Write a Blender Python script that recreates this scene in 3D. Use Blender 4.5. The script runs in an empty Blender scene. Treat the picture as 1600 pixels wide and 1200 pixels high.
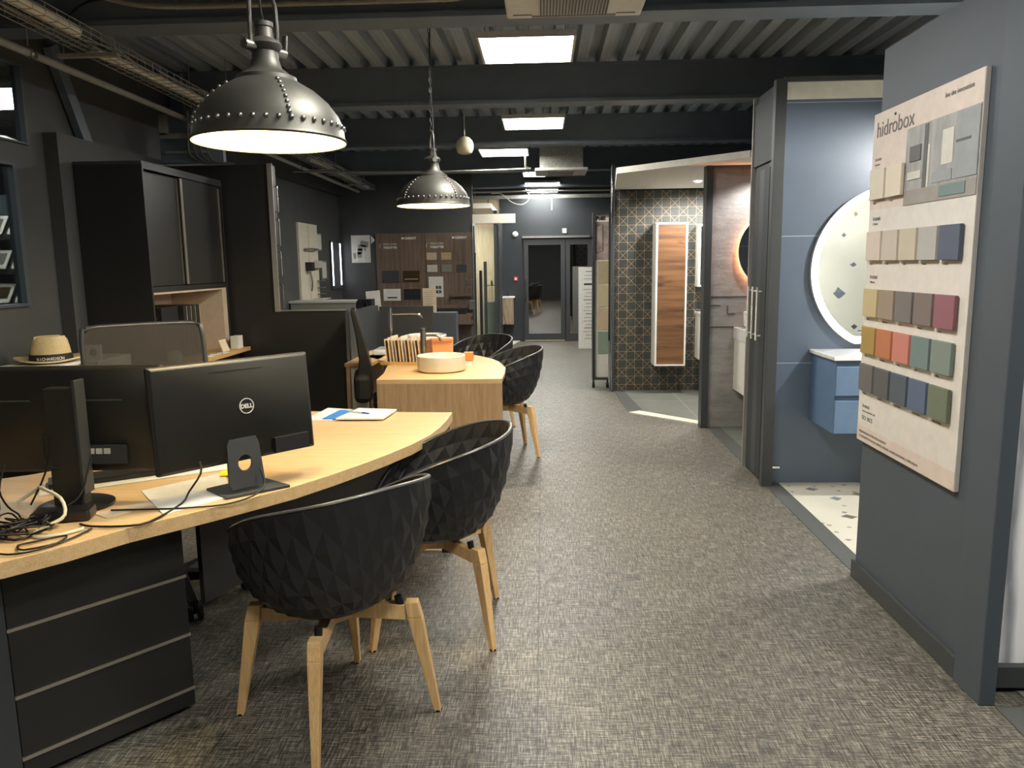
import bpy, math, random
from math import sin, cos, pi, radians as R
from mathutils import Vector, Matrix
random.seed(7)
scn = bpy.context.scene
C = scn.collection
# ------------------------------------------------------------------ camera, world, exposure
cd = bpy.data.cameras.new('camera'); cam = bpy.data.objects.new('camera', cd); C.objects.link(cam)
cd.sensor_fit = 'HORIZONTAL'; cd.sensor_width = 36.0; cd.lens = 1200 / 1600 * 36.0
cd.clip_start = 0.05; cd.clip_end = 100
cam.matrix_world = Matrix.Translation((0, 0, 1.52)) @ Matrix.Rotation(R(2.4), 4, 'Z') @ Matrix.Rotation(R(90 - 8.9), 4, 'X') @ Matrix.Rotation(R(-0.8), 4, 'Z')
scn.camera = cam
w = bpy.data.worlds.new('world'); scn.world = w; w.use_nodes = True
w.node_tree.nodes['Background'].inputs[0].default_value = (0.5, 0.55, 0.6, 1)
w.node_tree.nodes['Background'].inputs[1].default_value = 0.15
scn.view_settings.view_transform = 'Standard'; scn.view_settings.look = 'None'
scn.view_settings.exposure = 0.22; scn.view_settings.gamma = 1.0
scn.view_settings.use_curve_mapping = False
scn.cycles.use_denoising = True
scn.cycles.max_bounces = 10; scn.cycles.diffuse_bounces = 6; scn.cycles.glossy_bounces = 4
scn.cycles.transparent_max_bounces = 12; scn.cycles.sample_clamp_indirect = 6
PANEL = 45.0      # strength of the ceiling panels
PEND = 34.0       # watts of each pendant bulb
SPOT = 95.0       # watts of the recessed cabin spots

# ------------------------------------------------------------------ materials
def srgb(c):
    return tuple(((v / 12.92) if v <= .04045 else ((v + .055) / 1.055) ** 2.4) for v in (x / 255 for x in c)) + (1,)
class NT:
    def __init__(s, m): s.t = m.node_tree; s.n = s.t.nodes; s.l = s.t.links; s.b = s.n['Principled BSDF']
    def add(s, typ, **k):
        n = s.n.new(typ)
        for a, v in k.items(): setattr(n, a, v)
        return n
    def link(s, a, b): s.l.new(a, b)
    def m(s, op, a, b=None, c=None):
        n = s.n.new('ShaderNodeMath'); n.operation = op
        for i, v in enumerate((a, b, c)):
            if v is None: continue
            if hasattr(v, 'is_linked'): s.l.new(v, n.inputs[i])
            else: n.inputs[i].default_value = v
        return n.outputs[0]
    def co(s, scale=(1, 1, 1), out='Object', rot=(0, 0, 0)):
        c = s.n.new('ShaderNodeTexCoord'); mp = s.n.new('ShaderNodeMapping')
        mp.inputs['Scale'].default_value = scale; mp.inputs['Rotation'].default_value = rot
        s.l.new(c.outputs[out], mp.inputs[0]); return mp.outputs[0]
    def noise(s, vec, scale=5, detail=3, rough=.5):
        n = s.n.new('ShaderNodeTexNoise'); n.inputs['Scale'].default_value = scale
        n.inputs['Detail'].default_value = detail; n.inputs['Roughness'].default_value = rough
        if vec is not None: s.l.new(vec, n.inputs['Vector'])
        return n.outputs[0]
    def ramp(s, fac, stops):
        r = s.n.new('ShaderNodeValToRGB'); e = r.color_ramp.elements
        while len(e) < len(stops): e.new(.5)
        for i, (p, c) in enumerate(stops): e[i].position = p; e[i].color = c
        s.l.new(fac, r.inputs[0]); return r.outputs[0]
    def mix(s, fac, a, b, mode='MIX'):
        n = s.n.new('ShaderNodeMix'); n.data_type = 'RGBA'; n.blend_type = mode
        for i, v in ((0, fac), (6, a), (7, b)):
            if hasattr(v, 'is_linked'): s.l.new(v, n.inputs[i])
            else: n.inputs[i].default_value = v
        return n.outputs[2]
    def bump(s, h, strength=.2, dist=.01):
        b = s.n.new('ShaderNodeBump'); b.inputs['Strength'].default_value = strength; b.inputs['Distance'].default_value = dist
        s.l.new(h, b.inputs['Height']); s.l.new(b.outputs[0], s.b.inputs['Normal'])
    def sep(s, v):
        n = s.n.new('ShaderNodeSeparateXYZ'); s.l.new(v, n.inputs[0]); return n.outputs
MATS = {}
def mat(name, col, rough=.5, metal=0, spec=.5, var=.06, vs=18, bump=0, coat=0):
    if name in MATS: return MATS[name]
    m = bpy.data.materials.new(name); m.use_nodes = True; t = NT(m)
    c = srgb(col); t.b.inputs['Roughness'].default_value = rough; t.b.inputs['Metallic'].default_value = metal
    t.b.inputs['Specular IOR Level'].default_value = spec; t.b.inputs['Coat Weight'].default_value = coat
    n = t.noise(t.co(), vs, 4, .6)
    lo = tuple(v * (1 - var) for v in c[:3]) + (1,); hi = tuple(min(1, v * (1 + var)) for v in c[:3]) + (1,)
    t.link(t.ramp(n, [(.3, lo), (.7, hi)]), t.b.inputs['Base Color'])
    if bump: t.bump(n, bump, .002)
    MATS[name] = m; return m
def emis(name, col, strength, rough=.5):
    m = bpy.data.materials.new(name); m.use_nodes = True; t = NT(m)
    t.b.inputs['Base Color'].default_value = (.8, .8, .8, 1)
    t.b.inputs['Emission Color'].default_value = srgb(col); t.b.inputs['Emission Strength'].default_value = strength
    MATS[name] = m; return m
def wood(name, dark, light, axis=0, scale=1.0, rough=.42, knots=False):
    m = bpy.data.materials.new(name); m.use_nodes = True; t = NT(m)
    sc = [22 * scale] * 3; sc[axis] = 1.3 * scale
    v = t.co(tuple(sc)); n1 = t.noise(v, 2.2, 5, .62)
    sc2 = [140 * scale] * 3; sc2[axis] = 4 * scale
    n2 = t.noise(t.co(tuple(sc2)), 2, 2, .5)
    base = t.ramp(n1, [(.32, srgb(dark)), (.66, srgb(light))])
    fine = t.ramp(n2, [(.35, (.84, .82, .78, 1)), (.6, (1, 1, 1, 1))])
    col = t.mix(1.0, base, fine, 'MULTIPLY')
    if knots:
        sc3 = [9 * scale] * 3; sc3[axis] = 2.2 * scale
        k = t.noise(t.co(tuple(sc3)), 1.7, 3, .7)
        col = t.mix(1.0, col, t.ramp(k, [(.33, (.25, .16, .1, 1)), (.42, (1, 1, 1, 1))]), 'MULTIPLY')
    t.link(col, t.b.inputs['Base Color']); t.b.inputs['Roughness'].default_value = rough
    t.bump(n2, .05, .001)
    MATS[name] = m; return m
def glass(name, tint=(225, 235, 232), refl=.12):
    m = bpy.data.materials.new(name); m.use_nodes = True; t = NT(m)
    tr = t.add('ShaderNodeBsdfTransparent'); tr.inputs[0].default_value = srgb(tint)
    gl = t.add('ShaderNodeBsdfGlossy'); gl.inputs['Roughness'].default_value = .02
    fr = t.add('ShaderNodeLayerWeight'); fr.inputs[0].default_value = .3
    f = t.m('ADD', t.m('MULTIPLY', fr.outputs[0], .5), refl)
    mx = t.add('ShaderNodeMixShader'); t.link(f, mx.inputs[0]); t.link(tr.outputs[0], mx.inputs[1]); t.link(gl.outputs[0], mx.inputs[2])
    t.link(mx.outputs[0], t.n['Material Output'].inputs[0]); MATS[name] = m; return m

M = MATS
mat('wall_charcoal', (72, 73, 72), .62, var=.12, vs=3)
mat('wall_blue_grey', (72, 80, 88), .55, var=.05, vs=3)
mat('wall_slate', (42, 47, 52), .55, var=.05, vs=3)
mat('beam_paint', (100, 110, 120), .5, var=.1, vs=4)
mat('black_laminate', (40, 39, 37), .42, var=.05)
mat('anthracite', (58, 61, 63), .45)
mat('black_plastic', (24, 24, 24), .38, var=.1, bump=.05, vs=300)
mat('monitor_plastic', (42, 41, 37), .46, var=.06, bump=.05, vs=400)
mat('chair_shell', (38, 38, 39), .42, var=.08)
mat('chair_rim', (62, 62, 62), .3)  # paler than chair_shell: tub chair edge highlight put into the colour
mat('rubber', (16, 16, 16), .7)
mat('chrome', (205, 205, 208), .14, 1, var=.02)
mat('brushed_steel', (150, 148, 142), .34, 1, var=.08)
mat('strip_aluminium', (190, 182, 165), .35, .8)
mat('galvanised', (165, 165, 158), .45, .5, var=.2, vs=30)
mat('pendant_metal', (84, 82, 76), .48, .6, var=.15, vs=7)
mat('pendant_inside', (245, 236, 190), .6)
mat('rivet', (150, 148, 140), .3, .9)
mat('white_paint', (226, 224, 216), .5)
mat('cream_paint', (214, 208, 190), .55)
mat('soffit', (230, 226, 214), .6)
mat('white_plastic', (206, 203, 194), .42)
mat('ceramic_white', (235, 234, 230), .12, coat=.5)
mat('stone_resin', (222, 214, 192), .5)
mat('paper', (226, 222, 212), .8)
mat('paper_warm', (214, 196, 170), .8)
mat('board_white', (214, 208, 200), .5)
mat('board_pink', (212, 196, 184), .5)
mat('ink', (110, 105, 104), .6)
mat('ink_black', (20, 20, 20), .6)
mat('orange', (222, 128, 60), .5)
mat('orange_card', (214, 140, 86), .6)
mat('blue_card', (60, 130, 200), .5)
mat('yellow_note', (236, 220, 20), .7)
mat('pen_blue', (60, 60, 150), .3)
mat('cable_black', (14, 14, 14), .45)
mat('cable_white', (222, 216, 186), .45)
mat('conduit', (140, 138, 128), .5, var=.1)
mat('conduit_dark', (80, 80, 75), .5, var=.1)
mat('tube_cream', (228, 220, 198), .55)
mat('niche_beige', (186, 170, 150), .6)
mat('vanity_blue', (96, 120, 152), .4)
mat('vanity_groove', (62, 82, 108), .5)
mat('terrazzo_skirt', (200, 196, 186), .4)
mat('red_plastic', (170, 60, 58), .5)
mat('speckle_top', (150, 148, 140), .5, var=.5, vs=220)
mat('globe', (214, 208, 178), .35)
mat('teal_ceramic', (110, 150, 140), .4); mat('pale_glass', (176, 186, 172), .2)
mat('panel_edge', (150, 146, 140), .4, .3)
emis('panel_light', (255, 252, 244), PANEL)
emis('led_cool', (235, 245, 255), 5)
emis('led_warm', (255, 170, 120), 90)
emis('ring_led', (250, 252, 255), 9)
emis('spot_glow', (255, 248, 230), 30)
emis('bulb_glow', (255, 226, 140), 12)
wood('oak_desk', (218, 180, 126), (230, 196, 146), 0, .9, .36)
wood('oak_panel', (172, 138, 100), (196, 164, 124), 2, 1.1, .45)
wood('oak_edge', (196, 152, 98), (214, 174, 116), 0, 1.4, .4)
wood('beech', (232, 188, 126), (244, 204, 146), 2, 1.2, .4)
wood('walnut_panel', (94, 78, 66), (126, 106, 90), 2, .5, .5)
wood('rustic_oak', (84, 56, 36), (132, 94, 60), 0, .35, .5, True)
wood('light_wood', (186, 168, 140), (206, 190, 162), 2, .6, .5)
wood('rustic_pale', (150, 132, 110), (188, 170, 144), 2, .5, .5, True)
glass('clear_glass', (244, 248, 246), .05); glass('dark_glass', (150, 155, 155), .34); glass('window_glass', (200, 206, 206), .04)
m = bpy.data.materials.new('screen_mesh'); m.use_nodes = True; MATS['screen_mesh'] = m; t = NT(m)
t.b.inputs['Base Color'].default_value = srgb((62, 56, 48)); t.b.inputs['Roughness'].default_value = .7
tr = t.add('ShaderNodeBsdfTransparent'); mx = t.add('ShaderNodeMixShader'); mx.inputs[0].default_value = .72
t.link(tr.outputs[0], mx.inputs[1]); t.link(t.b.outputs[0], mx.inputs[2]); t.link(mx.outputs[0], t.n['Material Output'].inputs[0])

def mk(name):
    m = bpy.data.materials.new(name); m.use_nodes = True; MATS[name] = m; return NT(m)
# woven vinyl floor
t = mk('woven_floor')
na = t.noise(t.co((7, 105, 1)), 1.5, 3, .75); nb = t.noise(t.co((105, 7, 1)), 1.5, 3, .75)
nf = t.noise(t.co((16, 260, 1)), 1.5, 2, .6); ng = t.noise(t.co((260, 16, 1)), 1.5, 2, .6)
nc = t.noise(t.co((1, 1, 1)), 1.3, 4, .55)
s_ = t.m('ADD', t.m('MULTIPLY', na, .5), t.m('MULTIPLY', nb, .5))
s2 = t.m('ADD', t.m('MULTIPLY', s_, .6), t.m('MULTIPLY', t.m('ADD', nf, ng), .2))
col = t.ramp(s2, [(.42, srgb((42, 40, 36))), (.5, srgb((90, 86, 78))), (.575, srgb((156, 150, 136)))])
col = t.mix(.6, col, t.ramp(nc, [(.3, (.72, .71, .70, 1)), (.7, (1, 1, 1, 1))]), 'MULTIPLY')
sx = t.sep(t.co())
row = t.m('FLOOR', t.m('DIVIDE', t.m('ADD', sx[0], .03), 1.035))
u = t.m('ABSOLUTE', t.m('SUBTRACT', t.m('FRACT', t.m('ADD', t.m('DIVIDE', t.m('ADD', sx[0], .03), 1.035), 100)), .5))
v = t.m('ABSOLUTE', t.m('SUBTRACT', t.m('FRACT', t.m('ADD', t.m('DIVIDE', t.m('ADD', sx[1], t.m('MULTIPLY', row, .5)), 1.035), 100.02)), .5))
seam = t.m('GREATER_THAN', t.m('MAXIMUM', u, v), .4975)
col = t.mix(t.m('MULTIPLY', seam, .6), col, srgb((30, 29, 28)))
t.link(col, t.b.inputs['Base Color'])
rr = t.m('ADD', t.m('MULTIPLY', s_, -.5), .72); t.link(rr, t.b.inputs['Roughness'])
t.b.inputs['Specular IOR Level'].default_value = .6
t.bump(s_, .35, .003)
# trapezoid steel deck
t = mk('steel_deck')
v = t.co(); vo = t.add('ShaderNodeTexVoronoi'); vo.inputs['Scale'].default_value = 42; t.link(t.co((1, .45, .4)), vo.inputs['Vector'])
dots = t.m('LESS_THAN', vo.outputs[0], .13)
sp = t.sep(v)
left = t.m('LESS_THAN', sp[0], -.35)
n = t.noise(t.co((12, .25, 3)), 3, 3, .5)
base = t.ramp(n, [(.3, srgb((140, 151, 160))), (.7, srgb((164, 175, 184)))])
t.link(t.mix(t.m('MULTIPLY', t.m('MULTIPLY', dots, left), .7), base, srgb((225, 220, 205))), t.b.inputs['Base Color'])
t.b.inputs['Metallic'].default_value = .2; t.b.inputs['Roughness'].default_value = .5
# geometric gold line tile wall
t = mk('star_tile')
s = t.sep(t.co()); P = .098
fu = t.m('FRACT', t.m('ADD', t.m('DIVIDE', s[0], P), 50)); fv = t.m('FRACT', t.m('ADD', t.m('DIVIDE', s[2], P), 50.2))
iu = t.m('FLOOR', t.m('ADD', t.m('DIVIDE', s[0], P), 50)); iv = t.m('FLOOR', t.m('ADD', t.m('DIVIDE', s[2], P), 50.2))
W_ = .028
g = t.m('MAXIMUM', t.m('LESS_THAN', fu, W_), t.m('LESS_THAN', fv, W_))
d = t.m('MAXIMUM', t.m('LESS_THAN', t.m('ABSOLUTE', t.m('SUBTRACT', fu, fv)), W_ * .8), t.m('LESS_THAN', t.m('ABSOLUTE', t.m('SUBTRACT', t.m('ADD', fu, fv), 1)), W_ * .8))
ck = t.m('MODULO', t.m('ADD', iu, iv), 2)
line = t.m('MAXIMUM', g, t.m('MULTIPLY', d, ck))
base = t.ramp(t.noise(t.co(), 9, 4), [(.3, srgb((44, 48, 44))), (.7, srgb((60, 64, 59)))])
t.link(t.mix(line, base, srgb((178, 150, 116))), t.b.inputs['Base Color']); t.b.inputs['Roughness'].default_value = .5
# slate-like stone tile
t = mk('split_stone')
n = t.noise(t.co((1, 1, 1.6)), 9, 8, .72); n2 = t.noise(t.co((.6, 1, 3.2)), 5, 6, .7)
s_ = t.m('ADD', t.m('MULTIPLY', n, .5), t.m('MULTIPLY', n2, .5))
t.link(t.ramp(s_, [(.3, srgb((112, 109, 108))), (.7, srgb((154, 150, 148)))]), t.b.inputs['Base Color'])
t.b.inputs['Roughness'].default_value = .62; t.bump(s_, .6, .015)
# terrazzo with large chips
def terrazzo(name, base, sc=5.0, pl=(1, 0, 1)):
    t = mk(name)
    nz = t.add('ShaderNodeTexNoise'); nz.inputs['Scale'].default_value = 7; t.link(t.co(), nz.inputs[0])
    vv = t.add('ShaderNodeVectorMath', operation='MULTIPLY_ADD'); t.link(nz.outputs[1], vv.inputs[0]); vv.inputs[1].default_value = (.06, .06, 0)
    s0 = t.sep(t.co()); cx_ = t.add('ShaderNodeCombineXYZ'); t.link(s0[0], cx_.inputs[0]); t.link(s0[1 if pl[1] else 2], cx_.inputs[1]); t.link(cx_.outputs[0], vv.inputs[2])
    c = base and srgb(base)
    col = t.ramp(t.noise(t.co(), 4, 4), [(.3, tuple(x * .93 for x in c[:3]) + (1,)), (.7, c)])
    for k, (scale, th, keep) in enumerate(((sc, .19, .55), (sc * 2.4, .17, .6))):
        vo = t.add('ShaderNodeTexVoronoi'); vo.voronoi_dimensions = '2D'; vo.distance = 'MANHATTAN'; vo.inputs['Scale'].default_value = scale
        t.link(vv.outputs[0], vo.inputs['Vector'])
        r = t.add('ShaderNodeSeparateColor'); t.link(vo.outputs['Color'], r.inputs[0])
        m1 = t.m('MULTIPLY', t.m('LESS_THAN', vo.outputs['Distance'], th), t.m('GREATER_THAN', r.outputs[0], keep))
        chip = t.ramp(r.outputs[1], [(0, srgb((70, 70, 72))), (.4, srgb((120, 128, 140))), (.7, srgb((150, 138, 118))), (1, srgb((60, 62, 70)))])
        col = t.mix(m1, col, chip)
    t.link(col, t.b.inputs['Base Color']); t.b.inputs['Roughness'].default_value = .35
terrazzo('terrazzo', (224, 220, 204), 3.4); terrazzo('terrazzo_floor', (204, 200, 186), 4.2, (1, 1, 0))
# large tiles with pale joints: w,h of tile, offset, axes
def tiles(name, c1, jc, pw, ph, ou, ov, au, av, jw=.004, rough=.4, var=.05):
    t = mk(name); s = t.sep(t.co()); c = srgb(c1)
    fu = t.m('FRACT', t.m('ADD', t.m('DIVIDE', t.m('SUBTRACT', s[au], ou), pw), 50)); fv = t.m('FRACT', t.m('ADD', t.m('DIVIDE', t.m('SUBTRACT', s[av], ov), ph), 50))
    g = t.m('MAXIMUM', t.m('LESS_THAN', fu, jw / pw), t.m('LESS_THAN', fv, jw / ph))
    base = t.ramp(t.noise(t.co((1, 1, 1)), 3, 5, .6), [(.3, tuple(x * (1 - var) for x in c[:3]) + (1,)), (.7, tuple(x * (1 + var) for x in c[:3]) + (1,))])
    t.link(t.mix(g, base, srgb(jc)), t.b.inputs['Base Color']); t.b.inputs['Roughness'].default_value = rough
tiles('blue_tile', (84, 97, 114), (170, 180, 190), 3.0, .838, 1.0, -.005, 0, 2)
tiles('grey_floor_tile', (112, 114, 106), (170, 168, 158), .6, .6, .9, 7.2, 0, 1, .006, .35, .15)
tiles('border_tile', (84, 86, 84), (50, 50, 50), 9, .6, .5, .2, 0, 1, .003, .4)
# grey foliage mural
t = mk('leaf_mural')
n1 = t.add('ShaderNodeTexWave'); n1.inputs['Scale'].default_value = 2.2; n1.inputs['Distortion'].default_value = 5.5; n1.inputs['Detail'].default_value = 3; n1.inputs['Detail Scale'].default_value = .8
t.link(t.co((1.6, 1, .55)), n1.inputs[0])
n2 = t.noise(t.co((14, 1, 3)), 2, 5, .6)
s_ = t.m('ADD', t.m('MULTIPLY', n1.outputs[1], .7), t.m('MULTIPLY', n2, .45))
t.link(t.ramp(s_, [(.2, srgb((150, 152, 158))), (.5, srgb((214, 214, 216))), (.8, srgb((250, 250, 248)))]), t.b.inputs['Base Color']); t.b.inputs['Roughness'].default_value = .5

# ------------------------------------------------------------------ mesh builder
class MB:
    def __init__(s, off=(0, 0, 0)): s.v = []; s.f = []; s.o = Vector(off)
    def add(s, vs, fs):
        b = len(s.v); s.v += [tuple(Vector(p) - s.o) for p in vs]; s.f += [tuple(b + i for i in f) for f in fs]; return s
    def box(s, x0, x1, y0, y1, z0, z1):
        v = [(x, y, z) for z in (z0, z1) for y in (y0, y1) for x in (x0, x1)]
        return s.add(v, [(0, 2, 3, 1), (4, 5, 7, 6), (0, 1, 5, 4), (2, 6, 7, 3), (0, 4, 6, 2), (1, 3, 7, 5)])
    def obox(s, c, size, rot):       # oriented box: centre, size, Matrix/euler rotation
        m = rot if isinstance(rot, Matrix) else (Matrix.Rotation(rot[2], 3, 'Z') @ Matrix.Rotation(rot[1], 3, 'Y') @ Matrix.Rotation(rot[0], 3, 'X'))
        v = [Vector(c) + m @ Vector((x * size[0] / 2, y * size[1] / 2, z * size[2] / 2)) for z in (-1, 1) for y in (-1, 1) for x in (-1, 1)]
        return s.add(v, [(0, 2, 3, 1), (4, 5, 7, 6), (0, 1, 5, 4), (2, 6, 7, 3), (0, 4, 6, 2), (1, 3, 7, 5)])
    def prism(s, pts, z0, z1):
        n = len(pts); v = [(x, y, z0) for x, y in pts] + [(x, y, z1) for x, y in pts]
        a = sum(pts[i][0] * pts[(i + 1) % n][1] - pts[(i + 1) % n][0] * pts[i][1] for i in range(n))
        bot = tuple(range(n))[::-1]; top = tuple(range(n, 2 * n)); side = [(i, (i + 1) % n, n + (i + 1) % n, n + i) for i in range(n)]
        if a < 0: bot = bot[::-1]; top = top[::-1]; side = [q[::-1] for q in side]
        return s.add(v, [bot, top] + side)
    def loft(s, a, b, caps=True):    # two equal polygons
        n = len(a); s.add(list(a) + list(b), [(i, (i + 1) % n, n + (i + 1) % n, n + i) for i in range(n)] + ([tuple(range(n))[::-1], tuple(range(n, 2 * n))] if caps else [])); return s
    def cyl(s, p0, p1, r0, r1=None, n=16, caps=True):
        r1 = r0 if r1 is None else r1; p0 = Vector(p0); p1 = Vector(p1); d = (p1 - p0).normalized()
        q = d.to_track_quat('Z', 'Y'); a = []; b = []
        for i in range(n):
            e = q @ Vector((cos(2 * pi * i / n), sin(2 * pi * i / n), 0)); a.append(p0 + e * r0); b.append(p1 + e * r1)
        return s.loft(a, b, caps)
    def lathe(s, prof, c=(0, 0, 0), n=32, closed=False, caps=True):
        vs = []; c = Vector(c)
        for r, z in prof:
            for i in range(n): vs.append(c + Vector((r * cos(2 * pi * i / n), r * sin(2 * pi * i / n), z)))
        m = len(prof); fs = []
        for j in range(m - 1 + (1 if closed else 0)):
            for i in range(n):
                k = (j + 1) % m; fs.append((j * n + i, j * n + (i + 1) % n, k * n + (i + 1) % n, k * n + i))
        if not closed and caps:
            if prof[0][0] > 1e-5: fs.append(tuple(range(n))[::-1])
            if prof[-1][0] > 1e-5: fs.append(tuple(range((m - 1) * n, m * n)))
        return s.add(vs, fs)
    def tube(s, pts, r, n=8, sm=4):
        P_ = [Vector(p) for p in pts]
        if sm and len(P_) > 2:
            Q = []
            for i in range(len(P_) - 1):
                p0 = P_[max(i - 1, 0)]; p1 = P_[i]; p2 = P_[i + 1]; p3 = P_[min(i + 2, len(P_) - 1)]
                for k in range(sm):
                    u = k / sm; Q.append(.5 * ((2 * p1) + (p2 - p0) * u + (2 * p0 - 5 * p1 + 4 * p2 - p3) * u * u + (3 * p1 - p0 - 3 * p2 + p3) * u ** 3))
            Q.append(P_[-1]); P_ = Q
        vs = []; up = Vector((0, 0, 1)); m = len(P_)
        for i, p in enumerate(P_):
            d = (P_[min(i + 1, m - 1)] - P_[max(i - 1, 0)]).normalized()
            if abs(d.dot(up)) > .95: up = Vector((1, 0, 0)) if abs(d.x) < .9 else Vector((0, 1, 0))
            a = d.cross(up).normalized(); b = a.cross(d).normalized(); up = b
            for k in range(n): vs.append(p + a * (r * cos(2 * pi * k / n)) + b * (r * sin(2 * pi * k / n)))
        fs = [(j * n + i, j * n + (i + 1) % n, (j + 1) * n + (i + 1) % n, (j + 1) * n + i) for j in range(m - 1) for i in range(n)]
        fs += [tuple(range(n))[::-1], tuple(range((m - 1) * n, m * n))]
        return s.add(vs, fs)
    def sphere(s, c, r, n=10, sz=1):
        return s.lathe([(max(1e-6, r * sin(pi * j / (n // 2 + 1))), -r * sz * cos(pi * j / (n // 2 + 1))) for j in range(n // 2 + 2)], c, n)
    def build(s, name, m, parent=None, smooth=None, bevel=0, loc=(0, 0, 0)):
        me = bpy.data.meshes.new(name); me.from_pydata([tuple(p) for p in s.v], [], s.f); me.validate(); me.update()
        me.materials.append(MATS[m] if isinstance(m, str) else m)
        if smooth:
            for p in me.polygons: p.use_smooth = True
            me.set_sharp_from_angle(angle=R(smooth))
        o = bpy.data.objects.new(name, me); C.objects.link(o); o.location = loc
        if parent: o.parent = parent
        if bevel:
            b = o.modifiers.new('bevel', 'BEVEL'); b.width = bevel; b.segments = 2; b.limit_method = 'ANGLE'; b.angle_limit = R(50)
        return o
def tag(o, label, cat, group=None):
    o['label'] = label; o['category'] = cat
    if group: o['group'] = group
    return o
def thing(name, label, cat, loc=(0, 0, 0), rz=0, group=None):
    o = bpy.data.objects.new(name, None); C.objects.link(o); o.location = loc; o.rotation_euler = (0, 0, rz); o.empty_display_size = .1
    return tag(o, label, cat, group)
def struct(name, mb, m, parent=None, **k):
    o = mb.build(name, m, parent, **k)
    if parent is None: o['kind'] = 'structure'
    return o
def copy_tree(o, parent=None):
    c = o.copy(); C.objects.link(c)
    if parent: c.parent = parent
    for ch in list(o.children): copy_tree(ch, c)
    return c
def text(name, body, size, m, parent, mtx, ext=.0006, align='LEFT', bold=0, sx=1.0):
    cu = bpy.data.curves.new(name, 'FONT'); cu.body = body; cu.size = size; cu.extrude = ext; cu.align_x = align; cu.offset = bold
    tmp = bpy.data.objects.new('tmp', cu); C.objects.link(tmp)
    dg = bpy.context.evaluated_depsgraph_get(); me = bpy.data.meshes.new_from_object(tmp.evaluated_get(dg))
    bpy.data.objects.remove(tmp); me.materials.clear(); me.materials.append(MATS[m])
    o = bpy.data.objects.new(name, me); C.objects.link(o); o.parent = parent
    o.matrix_local = mtx @ Matrix.Diagonal((sx, 1, 1, 1)); return o
def face(origin, right, up):         # matrix whose x is right, y is up
    r = Vector(right).normalized(); u = Vector(up).normalized(); n = r.cross(u)
    return Matrix(((r.x, u.x, n.x, origin[0]), (r.y, u.y, n.y, origin[1]), (r.z, u.z, n.z, origin[2]), (0, 0, 0, 1)))
def area(name, loc, size, watts, col, parent=None, rot=(0, 0, 0)):
    l = bpy.data.lights.new(name, 'AREA'); l.energy = watts; l.size = size; l.color = col; o = bpy.data.objects.new(name, l); C.objects.link(o)
    o.location = loc; o.rotation_euler = rot; o.parent = parent; return o
def spot(name, loc, watts, col, parent=None, target=None, ang=110, r=.03, blend=.5):
    l = bpy.data.lights.new(name, 'SPOT'); l.energy = watts; l.shadow_soft_size = r; l.color = col; l.spot_size = R(ang); l.spot_blend = blend
    o = bpy.data.objects.new(name, l); C.objects.link(o); o.location = loc; o.parent = parent
    if target: o.rotation_euler = (Vector(target)).to_track_quat('-Z', 'Y').to_euler()
    return o

# ================================================================== THE SETTING
struct('floor', MB().box(-6.2, 3.7, -2.4, 15.4, -.1, 0), 'woven_floor')
# corrugated deck, ribs run away from the camera
pts = []; x = -6.2; ZD = 3.10
while x < 3.7:
    pts += [(x, ZD), (x + .085, ZD), (x + .10, ZD + .075), (x + .165, ZD + .075)]; x += .18
pts.append((3.7, ZD))
mb = MB(); a = [(p[0], -2.4, p[1]) for p in pts]; b = [(p[0], 15.4, p[1]) for p in pts]; n = len(a)
mb.add(a + b, [(i, n + i, n + i + 1, i + 1) for i in range(n - 1)])
mb.box(-6.2, 3.7, -2.4, 15.4, ZD + .095, ZD + .15)
struct('ceiling', mb, 'steel_deck')
# steel beams across the room
k = 0
for y in (1.95, 4.24, 6.46, 8.63, 11.05, 13.35):
    k += 1
    mb = MB().box(-3.05, 3.3, y + .05, y + .11, 2.83, ZD).box(-3.05, 3.3, y, y + .2, 2.80, 2.83).box(-3.05, 3.3, y, y + .2, ZD - .02, ZD)
    # boxed front so that the face reads flat
    mb.box(-3.05, 3.3, y + .012, y + .05, 2.83, ZD - .02)
    struct('trim_%d' % k, mb, 'beam_paint')
# outer walls
def wall_holes(x0, x1, y0, y1, z0, z1, holes):   # wall in a Y-Z plane with rectangular openings (ya,yb,za,zb), same y span order
    mb = MB(); ys = sorted({y0, y1} | {h[0] for h in holes} | {h[1] for h in holes})
    for i in range(len(ys) - 1):
        ya, yb = ys[i], ys[i + 1]; hs = sorted([h for h in holes if h[0] <= ya and h[1] >= yb], key=lambda h: h[2]); z = z0
        for h in hs:
            if h[2] > z: mb.box(x0, x1, ya, yb, z, h[2])
            z = h[3]
        if z < z1: mb.box(x0, x1, ya, yb, z, z1)
    return mb
struct('wall_left', wall_holes(-3.11, -3.08, -2.4, 7.0, 0, ZD + .07, [(3.2, 4.5, 1.31, 2.14), (3.2, 4.64, 2.26, 2.72)]), 'wall_charcoal')
struct('wall_left_lining', MB().box(-3.08, -2.99, 4.80, 6.19, 0, 2.36), 'wall_charcoal')
struct('wall_left_rear', MB().box(-3.5, -3.3, 7.0, 12.6, 0, ZD + .07).box(-3.3, -3.2, 7.0, 12.6, 2.64, ZD + .07).box(-3.5, -3.08, 7.0, 7.1, 0, ZD + .07), 'wall_charcoal')
struct('wall_back_left', MB().box(-3.5, -1.13, 12.6, 12.75, 0, ZD + .07), 'wall_charcoal')
mb = MB().box(-.82, -.371, 15.1, 15.3, 0, ZD + .07).box(-.371, .95, 15.1, 15.3, 2.0, ZD + .07).box(.95, 3.5, 15.1, 15.3, 0, ZD + .07)
mb.box(-2.4, -.82, 15.1, 15.3, 2.75, ZD + .07)
struct('wall_back', mb, 'wall_slate')
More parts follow.
